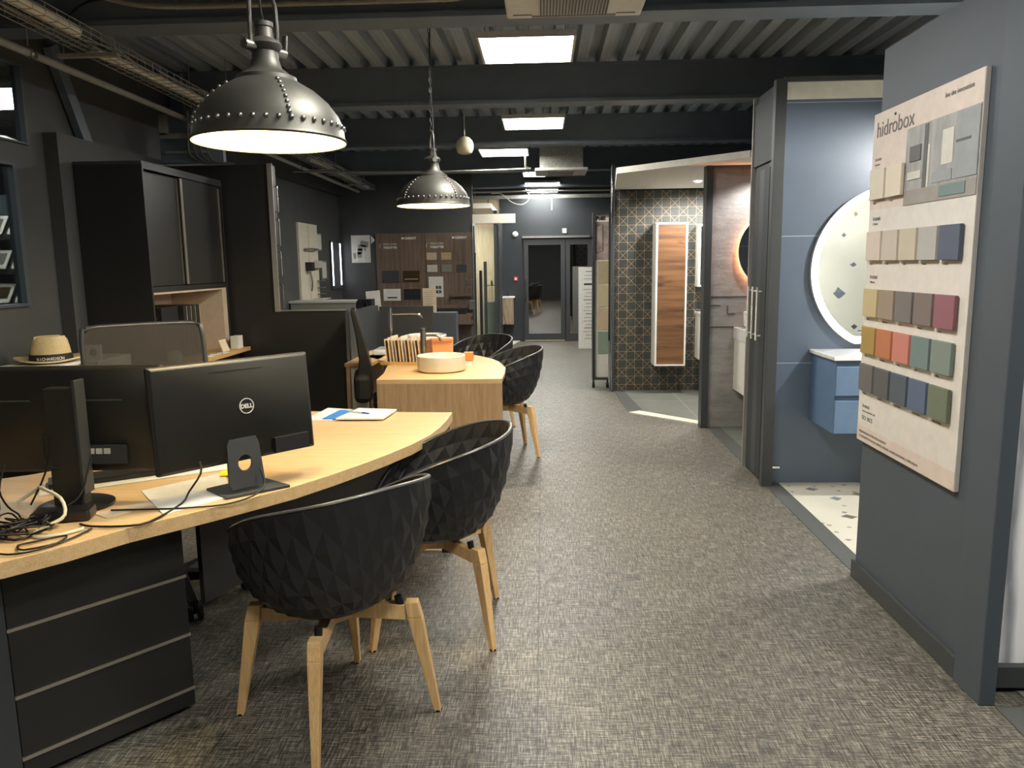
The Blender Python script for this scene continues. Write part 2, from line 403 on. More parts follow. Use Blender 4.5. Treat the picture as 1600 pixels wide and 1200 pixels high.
struct('wall_back_room', MB().box(-2.4, -.82, 15.12, 15.28, 0, 2.75).box(-2.4, -2.3, 12.75, 15.12, 0, 2.75), 'light_wood')
struct('wall_back_divider', MB().box(-.835, -.775, 13.3, 15.1, 0, 2.42), 'wall_slate')
struct('ceiling_back_room', MB().box(-2.3, -.84, 12.76, 15.1, 2.42, 2.5), 'soffit')
struct('wall_right', MB().box(3.3, 3.5, -2.4, 15.1, 0, ZD + .07), 'wall_blue_grey')
struct('wall_front', MB().box(-6.2, 3.5, -2.4, -2.3, 0, ZD + .07), 'wall_charcoal')
# neighbouring room seen through the openings
struct('wall_neighbour', MB().box(-6.2, -6.1, -2.3, 9, 0, 3.1).box(-6.1, -3.5, 8.9, 9, 0, 3.1), 'wall_charcoal')
struct('ceiling_neighbour', MB().box(-6.1, -3.12, -2.3, 8.9, 2.98, 3.04), 'soffit')
# openings in the left wall
def win(n, ya, yb, za, zb, fr=.06):
    root = thing('window_%d' % n, '', '', (-3.08, (ya + yb) / 2, za)); del root['label']; del root['category']; root['kind'] = 'structure'
    mb = MB((-3.08, (ya + yb) / 2, za))
    for a_, b_, c_, d_ in ((ya, ya + fr, za, zb), (yb - fr, yb, za, zb), (ya + fr, yb - fr, za, za + fr * .5), (ya + fr, yb - fr, zb - fr * .5, zb)):
        mb.box(-3.12, -3.06, a_, b_, c_, d_)
    mb.build('window_frame', 'wall_blue_grey', root)
    MB((-3.08, (ya + yb) / 2, za)).box(-3.10, -3.095, ya + fr, yb - fr, za + fr * .5, zb - fr * .5).build('pane', 'window_glass', root)
win(1, 3.2, 4.5, 1.31, 2.14, .035); win(2, 3.2, 4.64, 2.26, 2.72, .02)

# partition behind the first desk with a long open top
struct('wall_partition', MB().box(-2.99, -2.16, 6.2, 6.32, 0, 2.325), 'black_laminate')
struct('wall_partition_low', MB().box(-2.16, -1.61, 6.2, 6.3, 0, 1.165), 'black_laminate')
struct('wall_partition_side', MB().box(-1.66, -1.60, 6.3, 7.42, 0, 1.14), 'anthracite')
struct('trim_20', MB().box(-2.18, -2.14, 6.185, 6.2, 1.16, 2.33), 'panel_edge')
struct('trim_21', MB().box(-2.16, -1.6, 6.19, 6.21, 1.163, 1.172), 'panel_edge')
# column wall on the right
WX = 1.50
struct('wall_column', MB().box(WX, 1.60, 2.62, 3.60, 0, 2.42).box(1.6, 3.3, 3.50, 3.585, 0, 2.42), 'wall_blue_grey')
struct('baseboard_right', MB().box(WX - .018, WX, 2.66, 3.61, 0, .085), 'anthracite', bevel=.003)
struct('trim_22', MB().box(WX - .02, WX + .035, 2.49, 2.66, 0, 2.42), 'wall_blue_grey', bevel=.004)
# mural wall behind the near post, on a steel frame
struct('wall_mural', MB().box(1.545, 3.3, 2.60, 2.618, .10, 2.42), 'leaf_mural')
struct('trim_23', MB().box(1.535, 3.3, 2.57, 2.618, .02, .10), 'anthracite', bevel=.003)
struct('floor_tiles_front', MB().box(1.66, 3.3, 0.2, 2.58, 0, .006), 'grey_floor_tile')
struct('trim_24', MB().box(1.53, 1.66, -2, 2.48, 0, .005), 'border_tile')
# blue alcove
struct('wall_alcove_terrazzo', MB().box(1.605, 3.3, 3.585, 3.62, 0, 2.42).box(3.25, 3.3, 3.62, 5.19, 0, 2.53), 'terrazzo')
struct('wall_alcove_blue', MB().box(1.545, 3.3, 5.19, 5.30, 0, 2.63), 'blue_tile')
struct('trim_40', MB().box(1.545, 3.3, 5.183, 5.19, 2.53, 2.635), 'soffit')
struct('trim_25', MB().box(1.5405, 3.3, 5.165, 5.19, 2.635, 2.665), 'anthracite')
struct('floor_alcove_blue', MB().box(1.61, 3.25, 3.62, 5.19, 0, .006), 'terrazzo_floor')
struct('trim_26', MB().box(1.505, 1.61, 3.62, 5.10, 0, .005), 'border_tile')
# stone alcove
struct('wall_stone', MB().box(1.50, 3.3, 7.03, 7.13, 0, 2.345), 'split_stone')
mb = MB()
for (xa, xb, za, zb) in ((1.50, 3.0, 1.195, 1.203), (1.50, 1.60, 1.12, 1.126), (1.66, 1.666, 1.05, 1.12), (1.66, 1.73, 1.045, 1.051), (1.50, 3.0, .925, .932)):
    mb.box(xa, xb, 7.024, 7.03, za, zb)
struct('trim_27', mb, 'anthracite')
struct('floor_alcove_stone', MB().box(1.62, 3.3, 5.66, 7.03, 0, .006), 'grey_floor_tile')
struct('trim_28', MB().box(1.505, 1.62, 5.66, 7.03, 0, .005), 'border_tile')
struct('trim_29', MB().box(1.44, 1.50, 6.99, 7.12, 0, 2.37).box(1.50, 3.3, 7.0, 7.03, 2.335, 2.37), 'anthracite', bevel=.003)
# star tile alcove
struct('wall_star_tile', MB().box(.832, 3.3, 9.10, 9.2, 0, 2.33), 'star_tile')
struct('trim_30', MB().box(.800, .832, 9.06, 9.24, 0, 2.62), 'anthracite')
struct('trim_31', MB().box(.795, .803, 9.04, 9.06, .02, 2.62), 'chrome')
poly = [(.832, 9.1), (.70, 7.50), (1.68, 6.50), (3.3, 6.50), (3.3, 9.1)]
struct('ceiling_alcove_star', MB().prism(poly, 2.345, 2.40), 'soffit')
mb = MB().prism([(.95, 9.1), (1.02, 7.78), (1.53, 7.16), (3.3, 7.16), (3.3, 9.1)], 0, .006)
struct('floor_alcove_star', mb, 'grey_floor_tile')
struct('trim_32', MB().prism([(.84, 9.1), (.86, 7.72), (1.02, 7.78), (.95, 9.1)], 0, .005), 'border_tile')
struct('trim_33', MB().prism([(.86, 7.72), (1.49, 7.10), (1.55, 7.20), (.98, 7.80)], 0, .012), 'cream_paint')
# platform at the back left and the cream header over its opening
struct('floor_platform', MB().prism([(-.775, 13.55), (-.70, 13.55), (-.46, 15.1), (-.775, 15.1)], 0, .02), 'cream_paint')
struct('trim_34', MB().box(-1.13, -.44, 12.6, 12.72, 2.17, 2.315), 'cream_paint')
struct('trim_35', MB().box(-1.13, -1.085, 12.58, 12.72, 0, 2.17), 'white_paint')
struct('trim_36', MB().box(-.79, -.72, 12.6, 12.68, 0, 2.14), 'anthracite')
struct('trim_37', MB().box(-.72, -.705, 12.58, 12.62, 0, 2.17), 'chrome')
struct('floor_back_room', MB().box(-2.3, -.84, 12.76, 15.12, 0, .006), 'grey_floor_tile')

# entrance doors in the back wall
def door(n, x0, x1, handle_x=None, fr=.085, pane='dark_glass'):
    r = thing('door_%d' % n, '', '', ((x0 + x1) / 2, 15.1, 0)); del r['label']; del r['category']; r['kind'] = 'structure'; o = ((x0 + x1) / 2, 15.1, 0)
    mb = MB(o).box(x0, x0 + fr, 15.06, 15.13, 0, 1.98).box(x1 - fr, x1, 15.06, 15.13, 0, 1.98).box(x0 + fr, x1 - fr, 15.06, 15.13, 0, .16).box(x0 + fr, x1 - fr, 15.06, 15.13, 1.87, 1.98)
    mb.build('door_frame', 'anthracite', r, bevel=.003)
    MB(o).box(x0 + fr, x1 - fr, 15.09, 15.10, .16, 1.87).build('pane', pane, r)
    if handle_x:
        MB(o).tube([(handle_x, 15.06, .82), (handle_x, 15.01, .84), (handle_x, 15.01, 1.2), (handle_x, 15.06, 1.22)], .014, 8, 3).build('door_handle', 'brushed_steel', r, smooth=40)
    return r, o
r_, o_ = door(1, -.368, .43, -.335)
MB(o_).box(-.36, .42, 15.045, 15.06, .01, .035).build('threshold_strip', 'strip_aluminium', r_)
door(2, .44, .95)
struct('trim_38', MB().box(-.39, .90, 15.02, 15.10, 2.0, 2.04), 'brushed_steel')
# vestibule behind the doors: slatted shutter and dark end wall
mb = MB()
for i in range(30): mb.box(-.02, 1.5, 15.55, 15.57, .05 + i * .065, .05 + i * .065 + .058)
struct('wall_vestibule', mb.box(-1, 1.6, 15.9, 16, 0, 2.3).box(-1.0, -.9, 15.3, 15.9, 0, 2.3).box(1.5, 1.6, 15.3, 15.9, 0, 2.3).box(-1, 1.6, 15.3, 16, 2.2, 2.3).box(-1, 1.6, 15.3, 16, -.1, 0), 'wall_charcoal')

# ================================================================== CEILING LAMPS
def led_panel(x, y, z, label, drop=.0, sx=.595, sy=.62, strength='panel_light'):
    t_ = thing('ceiling_light', label, 'ceiling light', (x, y, z), 0, 'square ceiling panels in a row')
    MB().box(-sx / 2, sx / 2, -sy / 2, -sy / 2 + .015, 0, .03).box(-sx / 2, sx / 2, sy / 2 - .015, sy / 2, 0, .03).box(-sx / 2, -sx / 2 + .015, -sy / 2 + .015, sy / 2 - .015, 0, .03).box(sx / 2 - .015, sx / 2, -sy / 2 + .015, sy / 2 - .015, 0, .03).box(-sx / 2, sx / 2, -sy / 2, sy / 2, .03, .036).build('frame', 'white_plastic', t_)
    MB().box(-sx / 2 + .015, sx / 2 - .015, -sy / 2 + .015, sy / 2 - .015, .004, .012).build('diffuser', strength, t_)
    for a in (-1, 1):
        for b in (-1, 1): MB().cyl((a * .25, b * .25, .036), (a * .25, b * .25, ZD - z), .003, n=5).build('suspension_wire', 'brushed_steel', t_)
    return t_
Zp = 2.85
lp = [(-.09, 5.13, 'largest and nearest square LED ceiling panel between the first two beams in view'),
      (-.08, 7.72, 'square LED ceiling panel, second from front, just above the globe pendant level'),
      (-.46, 9.64, 'LED ceiling panel set off to the left, right beside the white globe pendant'),
      (0, 12.0, 'LED ceiling panel just behind and below the far air conditioning cassette'),
      (0, 13.55, 'LED ceiling panel second from the back door, thin bright strip'),
      (0, 14.72, 'LED ceiling panel farthest back, nearest the entrance door wall')]
for x, y, l in lp: led_panel(x, y, Zp, l)
led_panel(-.05, 2.9 - .3, Zp, 'LED ceiling panel overhead, in front of the first beam')  # out of view, added to light the foreground
led_panel(-.05, .25, Zp, 'LED ceiling panel overhead beside the photographer')
o = led_panel(-4.1, 5.83, 2.78, 'bright LED ceiling panel of the neighbouring room seen through the upper opening', sx=1.15, sy=.74); del o['group']
o = led_panel(-1.5, 14.2, 2.36, 'LED panel lighting the small shower room at the back left'); del o['group']
t_ = thing('power_box', 'white junction box with dark cable loop above the nearest ceiling panel', 'junction box', (-.3, 4.72, 3.02))
MB().box(-.09, .09, -.1, .1, 0, .08).build('box', 'white_plastic', t_, bevel=.004)
MB().tube([(.09, 0, .04), (.2, .02, .02), (.34, .03, .0), (.42, 0, .03), (.40, -.1, .06), (.37, -.12, .08)], .009, 6).build('cable', 'cable_black', t_, smooth=40)

def rivet_ring(mb, r, z, n, s=.0075, off=(0, 0, 0)):
    for i in range(n):
        a = 2 * pi * i / n; c = Vector(off) + Vector((r * cos(a), r * sin(a), z)); mb.sphere(c, s, 6)
def pendant(x, y, z, rz, label, seam):
    sm_ = seam - rz
    t_ = thing('dome_pendant', label, 'pendant lamp', (x, y, z), rz, 'riveted industrial dome pendants')
    Rr = .246
    prof_o = [(Rr, 0), (Rr + .004, .006), (Rr - .002, .014), (Rr - .006, .05), (.225, .085), (.195, .125), (.155, .160), (.108, .188), (.098, .193), (.096, .205), (.078, .214), (.052, .235), (.043, .262), (.041, .285), (.052, .296), (.056, .306), (.048, .318), (.030, .328), (.026, .36), (.030, .362), (.030, .376), (.012, .382), (0.0001, .383)]
    prof_i = [(0.0001, .205), (.09, .19), (.15, .153), (.19, .118), (.219, .08), (.234, .047), (Rr - .006, .003), (Rr, 0)]
    MB().lathe(prof_o, n=56, caps=False).build('shade', 'pendant_metal', t_, smooth=35)
    MB().lathe(prof_i, n=56, caps=False).build('reflector', 'pendant_inside', t_, smooth=40)
    mb = MB(); rivet_ring(mb, Rr - .006, .046, 40, .0088)
    for a in (sm_, sm_ + pi / 2, sm_ + pi, sm_ + pi * 1.5):
        for r_, z_ in ((.236, .062), (.228, .078), (.217, .095), (.204, .112), (.188, .130), (.170, .146), (.150, .163), (.128, .178)): mb.sphere((r_ * cos(a), r_ * sin(a), z_), .0078, 6)
    mb.build('rivets', 'rivet', t_, smooth=60)
    MB().sphere((0, 0, .10), .035, 12).build('bulb', 'bulb_glow', t_, smooth=60)
    l = bpy.data.lights.new('bulb_light', 'POINT'); l.energy = PEND; l.color = (1, .80, .46); l.shadow_soft_size = .05
    lo = bpy.data.objects.new('bulb_light', l); C.objects.link(lo); lo.location = (0, 0, .06); lo.parent = t_
    # shackle that clamps the neck, hung on a chain
    mb = MB(); arc = [(s_ * .056, 0, .30) for s_ in (-1,)] + [(-.056, 0, .38), (-.052, 0, .44), (-.03, 0, .475), (0, 0, .487), (.03, 0, .475), (.052, 0, .44), (.056, 0, .38), (.056, 0, .30)]
    mb.tube(arc, .007, 8, 4); mb.build('shackle', 'pendant_metal', t_, smooth=45)
    MB().cyl((-.085, 0, .295), (-.045, 0, .295), .016, n=12).obox((-.088, 0, .325), (.008, .02, .06), (0, -.1, 0)).build('clamp_screw', 'rivet', t_, smooth=35)
    MB().cyl((.045, 0, .295), (.085, 0, .295), .016, n=12).build('clamp_screw', 'rivet', t_, smooth=35)
    top = ZD - z - .035
    mb = MB(); zz = .485; i = 0
    while zz < top - .02:
        e = Vector((1, 0, 0)) if i % 2 else Vector((0, 1, 0)); c = Vector((0, 0, zz + .017)); ring = []
        for k in range(9):
            a = 2 * pi * k / 8; ring.append(c + e * (.008 * cos(a)) + Vector((0, 0, .019 * sin(a))))
        mb.tube(ring, .0022, 5, 0); zz += .031; i += 1
    mb.build('chain', 'conduit_dark', t_, smooth=50)
    mb = MB().tube([(.0, .0, .38), (.012, .004, .44), (.006, .012, .56), (.016, -.004, .8), (.005, .008, top)], .0035, 6); mb.build('cord', 'cable_black', t_, smooth=50)
    MB().lathe([(.055, 0), (.055, .018), (.04, .034), (.0001, .035)], (0, 0, top), 24).build('ceiling_rose', 'black_plastic', t_, smooth=40)
pendant(-.898, 2.60, 1.925, R(-118), 'big riveted grey dome pendant over the nearest desk, its shackle touching the top edge', R(-56))
pendant(-.737, 5.30, 1.912, R(-70), 'smaller looking riveted dome pendant hanging over the second desk', R(-43))
t_ = thing('globe_pendant', 'small white glass globe hanging from a short white ceiling track', 'pendant lamp', (-.75, 7.7, 2.58))
MB().lathe([(.045, 0), (.07, .012), (.085, .05), (.088, .085), (.075, .125), (.045, .155), (.012, .165), (.0001, .165)], n=28).build('globe', 'globe', t_, smooth=60)
MB().cyl((0, 0, .165), (0, 0, .46), .004, n=6).build('rod', 'white_plastic', t_)
MB().box(-.17, .17, -.015, .015, .47, .49).lathe([(.03, .45), (.05, .47), (.0001, .47)], n=16).build('ceiling_track', 'white_plastic', t_)
# air conditioning cassettes
def cassette(x, y, z, s, label, body):
    t_ = thing('air_conditioner', label, 'air conditioner', (x, y, z), 0)
    h = s / 2
    MB().prism([(-h, -h), (h, -h), (h, h), (-h, h)], 0, .035).build('fascia', 'white_plastic', t_, bevel=.01)
    mb = MB()
    for i in range(22): mb.box(-h * .5 + i * h / 22, -h * .5 + i * h / 22 + h * .022, -h * .5, h * .80, -.006, 0)
    mb.build('intake_grille', 'conduit_dark', t_)
    mb = MB().box(-h * .62, h * .62, h * .86, h * .93, -.004, 0).box(-h * .62, h * .62, -h * .93, -h * .86, -.004, 0)
    mb.build('air_slot', 'conduit', t_)
    mb = MB().box(-h * .9, -h * .62, h * .8, h * .81, -.004, 0).box(h * .62, h * .9, h * .8, h * .81, -.004, 0)
    mb.build('corner_seam', 'conduit', t_)
    MB().box(-h * .82, h * .82, -h * .82, h * .82, .035, body).build('casing', 'galvanised', t_)
    for a_ in (-1, 1):
        for b_ in (-1, 1): MB().cyl((a_ * h * .7, b_ * h * .7, body), (a_ * h * .7, b_ * h * .7, ZD - z), .006, n=6).build('hanger_rod', 'conduit', t_)
    return t_
cassette(.16, 3.72, 2.72, .66, 'white ceiling air conditioning cassette cut by the top edge of the photo', .3)
cassette(.24, 10.2, 2.66, .66, 'white air conditioning cassette hanging far back in front of the fourth beam', .3)

# cable tray, pipes and rods
def rods(mb, pts_, z0):
    for x, y in pts_: mb.cyl((x, y, z0), (x, y, ZD), .004, n=5)
t_ = thing('cable_tray', 'long wire mesh cable tray running along the left under the ceiling', 'cable tray', (-2.5, 1.5, 2.72))
mb = MB((-2.5, 1.5, 2.72)); ya, yb = 1.0, 12.5
def tx(y): return -2.45 - (y - 3.5) * .035
for dx, dz in ((-.1, .06), (-.1, .03), (-.1, 0), (-.05, 0), (0, 0), (.05, 0), (.1, 0), (.1, .03), (.1, .06)):
    mb.cyl((tx(ya) + dx, ya, 2.72 + dz), (tx(yb) + dx, yb, 2.72 + dz), .0028, n=5)
y = ya
while y < yb:
    x = tx(y); mb.tube([(x - .1, y, 2.78), (x - .1, y, 2.72), (x + .1, y, 2.72), (x + .1, y, 2.78)], .0025, 4, 0); y += .1
mb.build('mesh', 'galvanised', t_, smooth=60)
for y in (2.2, 4.4, 6.1, 7.9, 9.7, 11.5):
    x = tx(y); br = MB((-2.5, 1.5, 2.72)).box(x - .2, x + .14, y - .02, y + .02, 2.685, 2.705).build('bracket', 'conduit', t_)
    for dx in (-.17, .12): mb = MB((-2.5, 1.5, 2.72)); rods(mb, ((x + dx, y),), 2.69); mb.build('threaded_rod', 'conduit', br)
def cab(name, pts_, r, m, label, cat='cable', grp=None):
    mb = MB(pts_[0]); mb.tube(pts_, r, 8, 3); o = mb.build(name, m, None, smooth=60, loc=pts_[0]); tag(o, label, cat); 
    if grp: o['group'] = grp
    return o
cab('fluorescent_tube_sleeve', [(tx(2.1) + .02, 2.1, 2.765), (tx(4.2) + .02, 4.2, 2.765)], .034, 'tube_cream', 'thick cream insulated pipe lying in the tray, top left of the photo', 'pipe')
cab('insulated_pipe', [(tx(4.5) - .05, 4.5, 2.745), (tx(5.2) + .0, 5.2, 2.75), (tx(6.3) + .02, 6.3, 2.745), (tx(8) - .02, 8, 2.745)], .026, 'tube_cream', 'cream pipe lying in the tray just beyond the first bracket', 'pipe')
cab('insulated_pipe', [(tx(9.0) - .03, 9.0, 2.745), (tx(10.5) + .0, 10.5, 2.75), (tx(12.4), 12.4, 2.745)], .026, 'tube_cream', 'cream pipe in the far end of the tray near the back wall', 'pipe')
for dx, ya, yb, lb in ((.05, 2.5, 7, 'nearest'), (-.07, 3, 9, 'leftmost'), (.07, 5, 12, 'farthest reaching')):
    p_ = []; y = ya
    while y < yb: p_.append((tx(y) + dx + random.uniform(-.03, .03), y, 2.745 + random.uniform(-.01, .03))); y += .35
    cab('tray_cable', p_, .006, 'conduit', lb + ' thin grey cable wandering along the mesh tray', 'cable', 'loose cables in the mesh tray')
for i, (y0, y1) in enumerate(((1.5, 4.25), (4.3, 6.15), (6.2, 9.2), (9.25, 12.3))):
    lab = ('nearest', 'second', 'third', 'farthest')[i]
    cab('conduit_pipe', [(-2.75 - (y0 - 4) * .018, y0, 2.675), (-2.75 - (y1 - 4) * .018, y1, 2.675)], .022, 'conduit', lab + ' length of grey pipe below the mesh tray along the left wall', 'pipe')
    t_ = thing('pipe_hanger', 'thin rod with clip holding the grey pipe at the end of its ' + lab + ' length', 'pipe hanger', (-2.75 - (y1 - 4) * .018, y1, 2.66))
    MB().cyl((0, 0, .05), (0, 0, ZD - 2.66), .004, n=5).build('rod', 'conduit', t_)
    MB().lathe([(.026, -.012), (.026, .012), (.022, .012), (.022, -.012)], n=14, closed=True).build('clip', 'rivet', t_, loc=(0, 0, .015)).rotation_euler = (R(90), 0, 0)
# pipe fixed to the front of the first beam
t_ = thing('beam_conduit', 'pale conduit clipped along the front of the first beam, bending down at its right end', 'pipe', (-1.3, 4.2, 2.86))
o_ = (-1.3, 4.2, 2.86)
MB(o_).tube([(-2.3, 4.18, 2.93), (-2.0, 4.19, 2.875), (-1.2, 4.19, 2.87), (-.6, 4.19, 2.87), (-.40, 4.17, 2.87), (-.33, 4.1, 2.885), (-.33, 3.9, 2.95)], .016, 8, 5).build('pipe', 'conduit', t_, smooth=50)
MB(o_).tube([(-2.5, 4.17, 2.80), (-2.35, 4.17, 2.90), (-2.0, 4.18, 2.915), (-1.5, 4.18, 2.90), (-1.1, 4.18, 2.90), (-.7, 4.18, 2.895), (-.45, 4.17, 2.88)], .006, 6, 4).build('cable', 'cable_black', t_, smooth=50)
mb = MB(o_)
for x in (-1.9, -1.6, -1.3, -1.0, -.75, -.5): mb.cyl((x, 4.19, 2.85), (x, 4.19, 2.93), .004, n=5)
mb.build('clips', 'rivet', t_)
cab('conduit_pipe', [(-3.0, 9.45, 2.66), (-1.6, 9.45, 2.62), (-.25, 9.45, 2.63), (-.20, 9.45, 2.66), (-.20, 9.45, 2.8)], .014, 'conduit', 'horizontal grey pipe crossing behind the second dome pendant, rising at its right end', 'pipe')
t_ = thing('suspended_rail', 'perforated steel rail hung across the room just before the entrance wall', 'rail', (-1.2, 14.0, 2.66))
MB((-1.2, 14.0, 2.66)).box(-1.25, 1.3, 13.98, 14.02, 2.66, 2.69).box(-1.25, 1.3, 13.98, 13.99, 2.69, 2.72).build('rail', 'galvanised', t_)
for x in (-.98, .15): MB((-1.2, 14.0, 2.66)).box(x, x + .03, 13.98, 14.01, 2.45, 2.66).build('bracket', 'brushed_steel', t_)
for x in (-1.2, 0, 1.2): mb = MB((-1.2, 14.0, 2.66)); rods(mb, ((x, 14.0),), 2.69); mb.build('rod', 'conduit', t_)
cab('white_cable', [(-.9, 13.9, 2.75), (-.72, 13.9, 2.74), (-.55, 13.9, 2.6), (-.38, 13.9, 2.55), (-.25, 13.9, 2.62), (-.24, 13.9, 2.75), (-.30, 13.9, 2.82)], .006, 'white_plastic', 'white cable hanging in a loop before the entrance wall')
cab('conduit_pipe', [(-1.3, 13.3, 2.72), (1.3, 13.3, 2.72)], .014, 'conduit', 'thin pipe crossing above the steel rail near the entrance wall', 'pipe')
# box and hanging cables where the tray meets the partition
t_ = thing('cable_trunking', 'cream L-shaped trunking high on the partition wall beside the big dome pendant', 'trunking', (-2.8, 6.1, 2.45))
o_ = (-2.8, 6.1, 2.45)
MB(o_).box(-2.98, -2.92, 6.1, 6.15, 2.55, 2.70).box(-2.98, -2.55, 6.1, 6.15, 2.52, 2.56).box(-2.95, -2.62, 6.12, 6.14, 2.41, 2.43).build('channel', 'conduit', t_)
MB(o_).box(-3.0, -2.5, 6.14, 6.19, 2.34, 2.75).build('back_board', 'beam_paint', t_)
for i in range(4):
    x = -2.72 + i * .04
    cab('drop_cable', [(x, 6.05, 2.72), (x - .02, 6.07, 2.55), (x - .03 + i * .01, 6.1, 2.40), (x + .05, 6.12, 2.34), (x + .12 + i * .02, 6.15, 2.335)], .007, 'conduit_dark', ('leftmost', 'second', 'third', 'rightmost')[i] + ' dark cable drooping from the tray onto the partition top', 'cable', 'cables drooping behind the big pendant')
t_ = tag(MB((-3.0, 5.2, 2.38)).obox((-3.04, 5.05, 2.62), (.05, .09, .62), (R(28), 0, 0)).build('diagonal_brace', 'beam_paint', None, loc=(-3.0, 5.2, 2.38)), 'dark diagonal steel brace on the left wall above the lining', 'brace')

# ================================================================== FURNITURE, LEFT SIDE
# ---- curved front desk
D1 = [(-.486, 3.99), (-.490, 3.80), (-.503, 3.62), (-.527, 3.453), (-.58, 3.26), (-.652, 3.082), (-.722, 2.93), (-.795, 2.788), (-.893, 2.62), (-.987, 2.499), (-1.06, 2.41), (-1.131, 2.328), (-1.262, 2.183), (-1.363, 2.028), (-1.465, 1.91), (-1.58, 1.80), (-1.70, 1.70),
      (-2.45, 2.25), (-2.40, 2.45), (-2.20, 2.62), (-1.98, 2.78), (-1.78, 2.98), (-1.62, 3.25), (-1.54, 3.6), (-1.50, 4.06)]
dk = thing('reception_desk', 'nearest desk, curved pale oak top carrying the two monitors', 'desk', (-1.3, 3.0, 0))
o_ = (-1.3, 3.0, 0)
MB(o_).prism(D1, .697, .745).build('desk_top', 'oak_desk', dk, bevel=.002)
MB(o_).box(-.86, -.49, 3.90, 3.93, .03, .697).build('end_panel', 'oak_panel', dk, bevel=.002)
MB(o_).box(-.86, -.49, 3.905, 3.925, 0, .008).build('foot_strip', 'strip_aluminium', dk)
MB(o_).box(-.55, -.50, 3.895, 3.935, 0, .03).build('foot', 'rubber', dk)
a = Vector((-1.25, 2.62, 0)); b = Vector((-.80, 3.88, 0)); d = (b - a).normalized(); nrm = Vector((-d.y, d.x, 0))
mb = MB(o_); mb.prism([tuple((a)[:2]), tuple(b[:2]), tuple((b + nrm * .02)[:2]), tuple((a + nrm * .02)[:2])], .30, .697); mb.build('modesty_panel', 'black_laminate', dk)
# ---- drawer block under its near end
A = Vector((-1.557, 2.025)); B = Vector((-1.223, 2.429)); d = (B - A).normalized(); back = Vector((-d.y, d.x)); L = (B - A).length
dw = thing('drawer_pedestal', 'black drawer block with aluminium strips under the near end of the curved desk', 'drawer unit', (A.x, A.y, 0), math.atan2(d.y, d.x))
MB().box(0, L, .012, .55, .03, .690).build('body', 'black_laminate', dw)
MB().box(.01, L - .01, .03, .5, 0, .03).build('plinth', 'black_plastic', dw)
for i, (za, zb) in enumerate(((.022, .078), (.088, .274), (.284, .484), (.494, .686))):
    dr = MB().box(0.001, L - .001, -.002, .012, za, zb).build('drawer_front' if i else 'kick_board', 'black_laminate', dw)
    if i < 3: MB().box(-.002, L + .002, -.006, .006, zb, zb + .010).build('grip_strip', 'strip_aluminium', dr)
dp = thing('desk_side_panel', 'grey vertical support panel at the bottom left corner of the photo, left of the drawers', 'panel', (A.x, A.y, 0), math.atan2(d.y, d.x))
MB().box(-.28, -.006, -.02, .02, 0, .694).build('panel', 'anthracite', dp, bevel=.002)

# ---- quilted tub chairs
def chair_shell():
    z0 = .410
    def pt(th, v, dis=0):
        bk = (1 - cos(th)) / 2; cx, cy = sin(th), cos(th); ex = 2.35
        q = (abs(cx) ** ex + abs(cy) ** ex) ** (-1 / ex)
        hgt = .445 + .415 * ((bk + .012) ** .23 - .361) / .642
        ph = (pi / 2) * (.16 + .84 * v); sp = sin(ph) ** .45; cz = (1 - cos(ph)) ** .92
        rr_ = q * sp + dis / .3
        return (cx * .302 * rr_, cy * .292 * rr_ - .03 * bk * cz, z0 + (hgt - z0) * cz)
    # diamond quilting: every second lattice point is pushed out, each diamond is four flat facets
    nc_, nr = 46, 7; vs = []; fs = []
    for j in range(nr + 1):
        for i in range(nc_):
            odd = (i + j) % 2; d = (.007 if odd else -.002) * (1 if 0 < j < nr else 0)
            vs.append(pt(2 * pi * i / nc_ + .32 * (j / nr - 1), j / nr, d))
    ix = lambda i, j: j * nc_ + i % nc_
    for j in range(nr + 1):
        for i in range(nc_):
            if (i + j) % 2 == 0: continue
            c = ix(i, j); L_, R_ = ix(i - 1, j), ix(i + 1, j)
            if j < nr: U = ix(i, j + 1); fs += [(c, R_, U), (c, U, L_)]
            if j > 0: D = ix(i, j - 1); fs += [(c, L_, D), (c, D, R_)]
    fs.append(tuple(ix(i, 0) for i in range(nc_))[::-1])
    rim = [pt(2 * pi * i / 112, 1) for i in range(112)]
    return vs, fs, rim
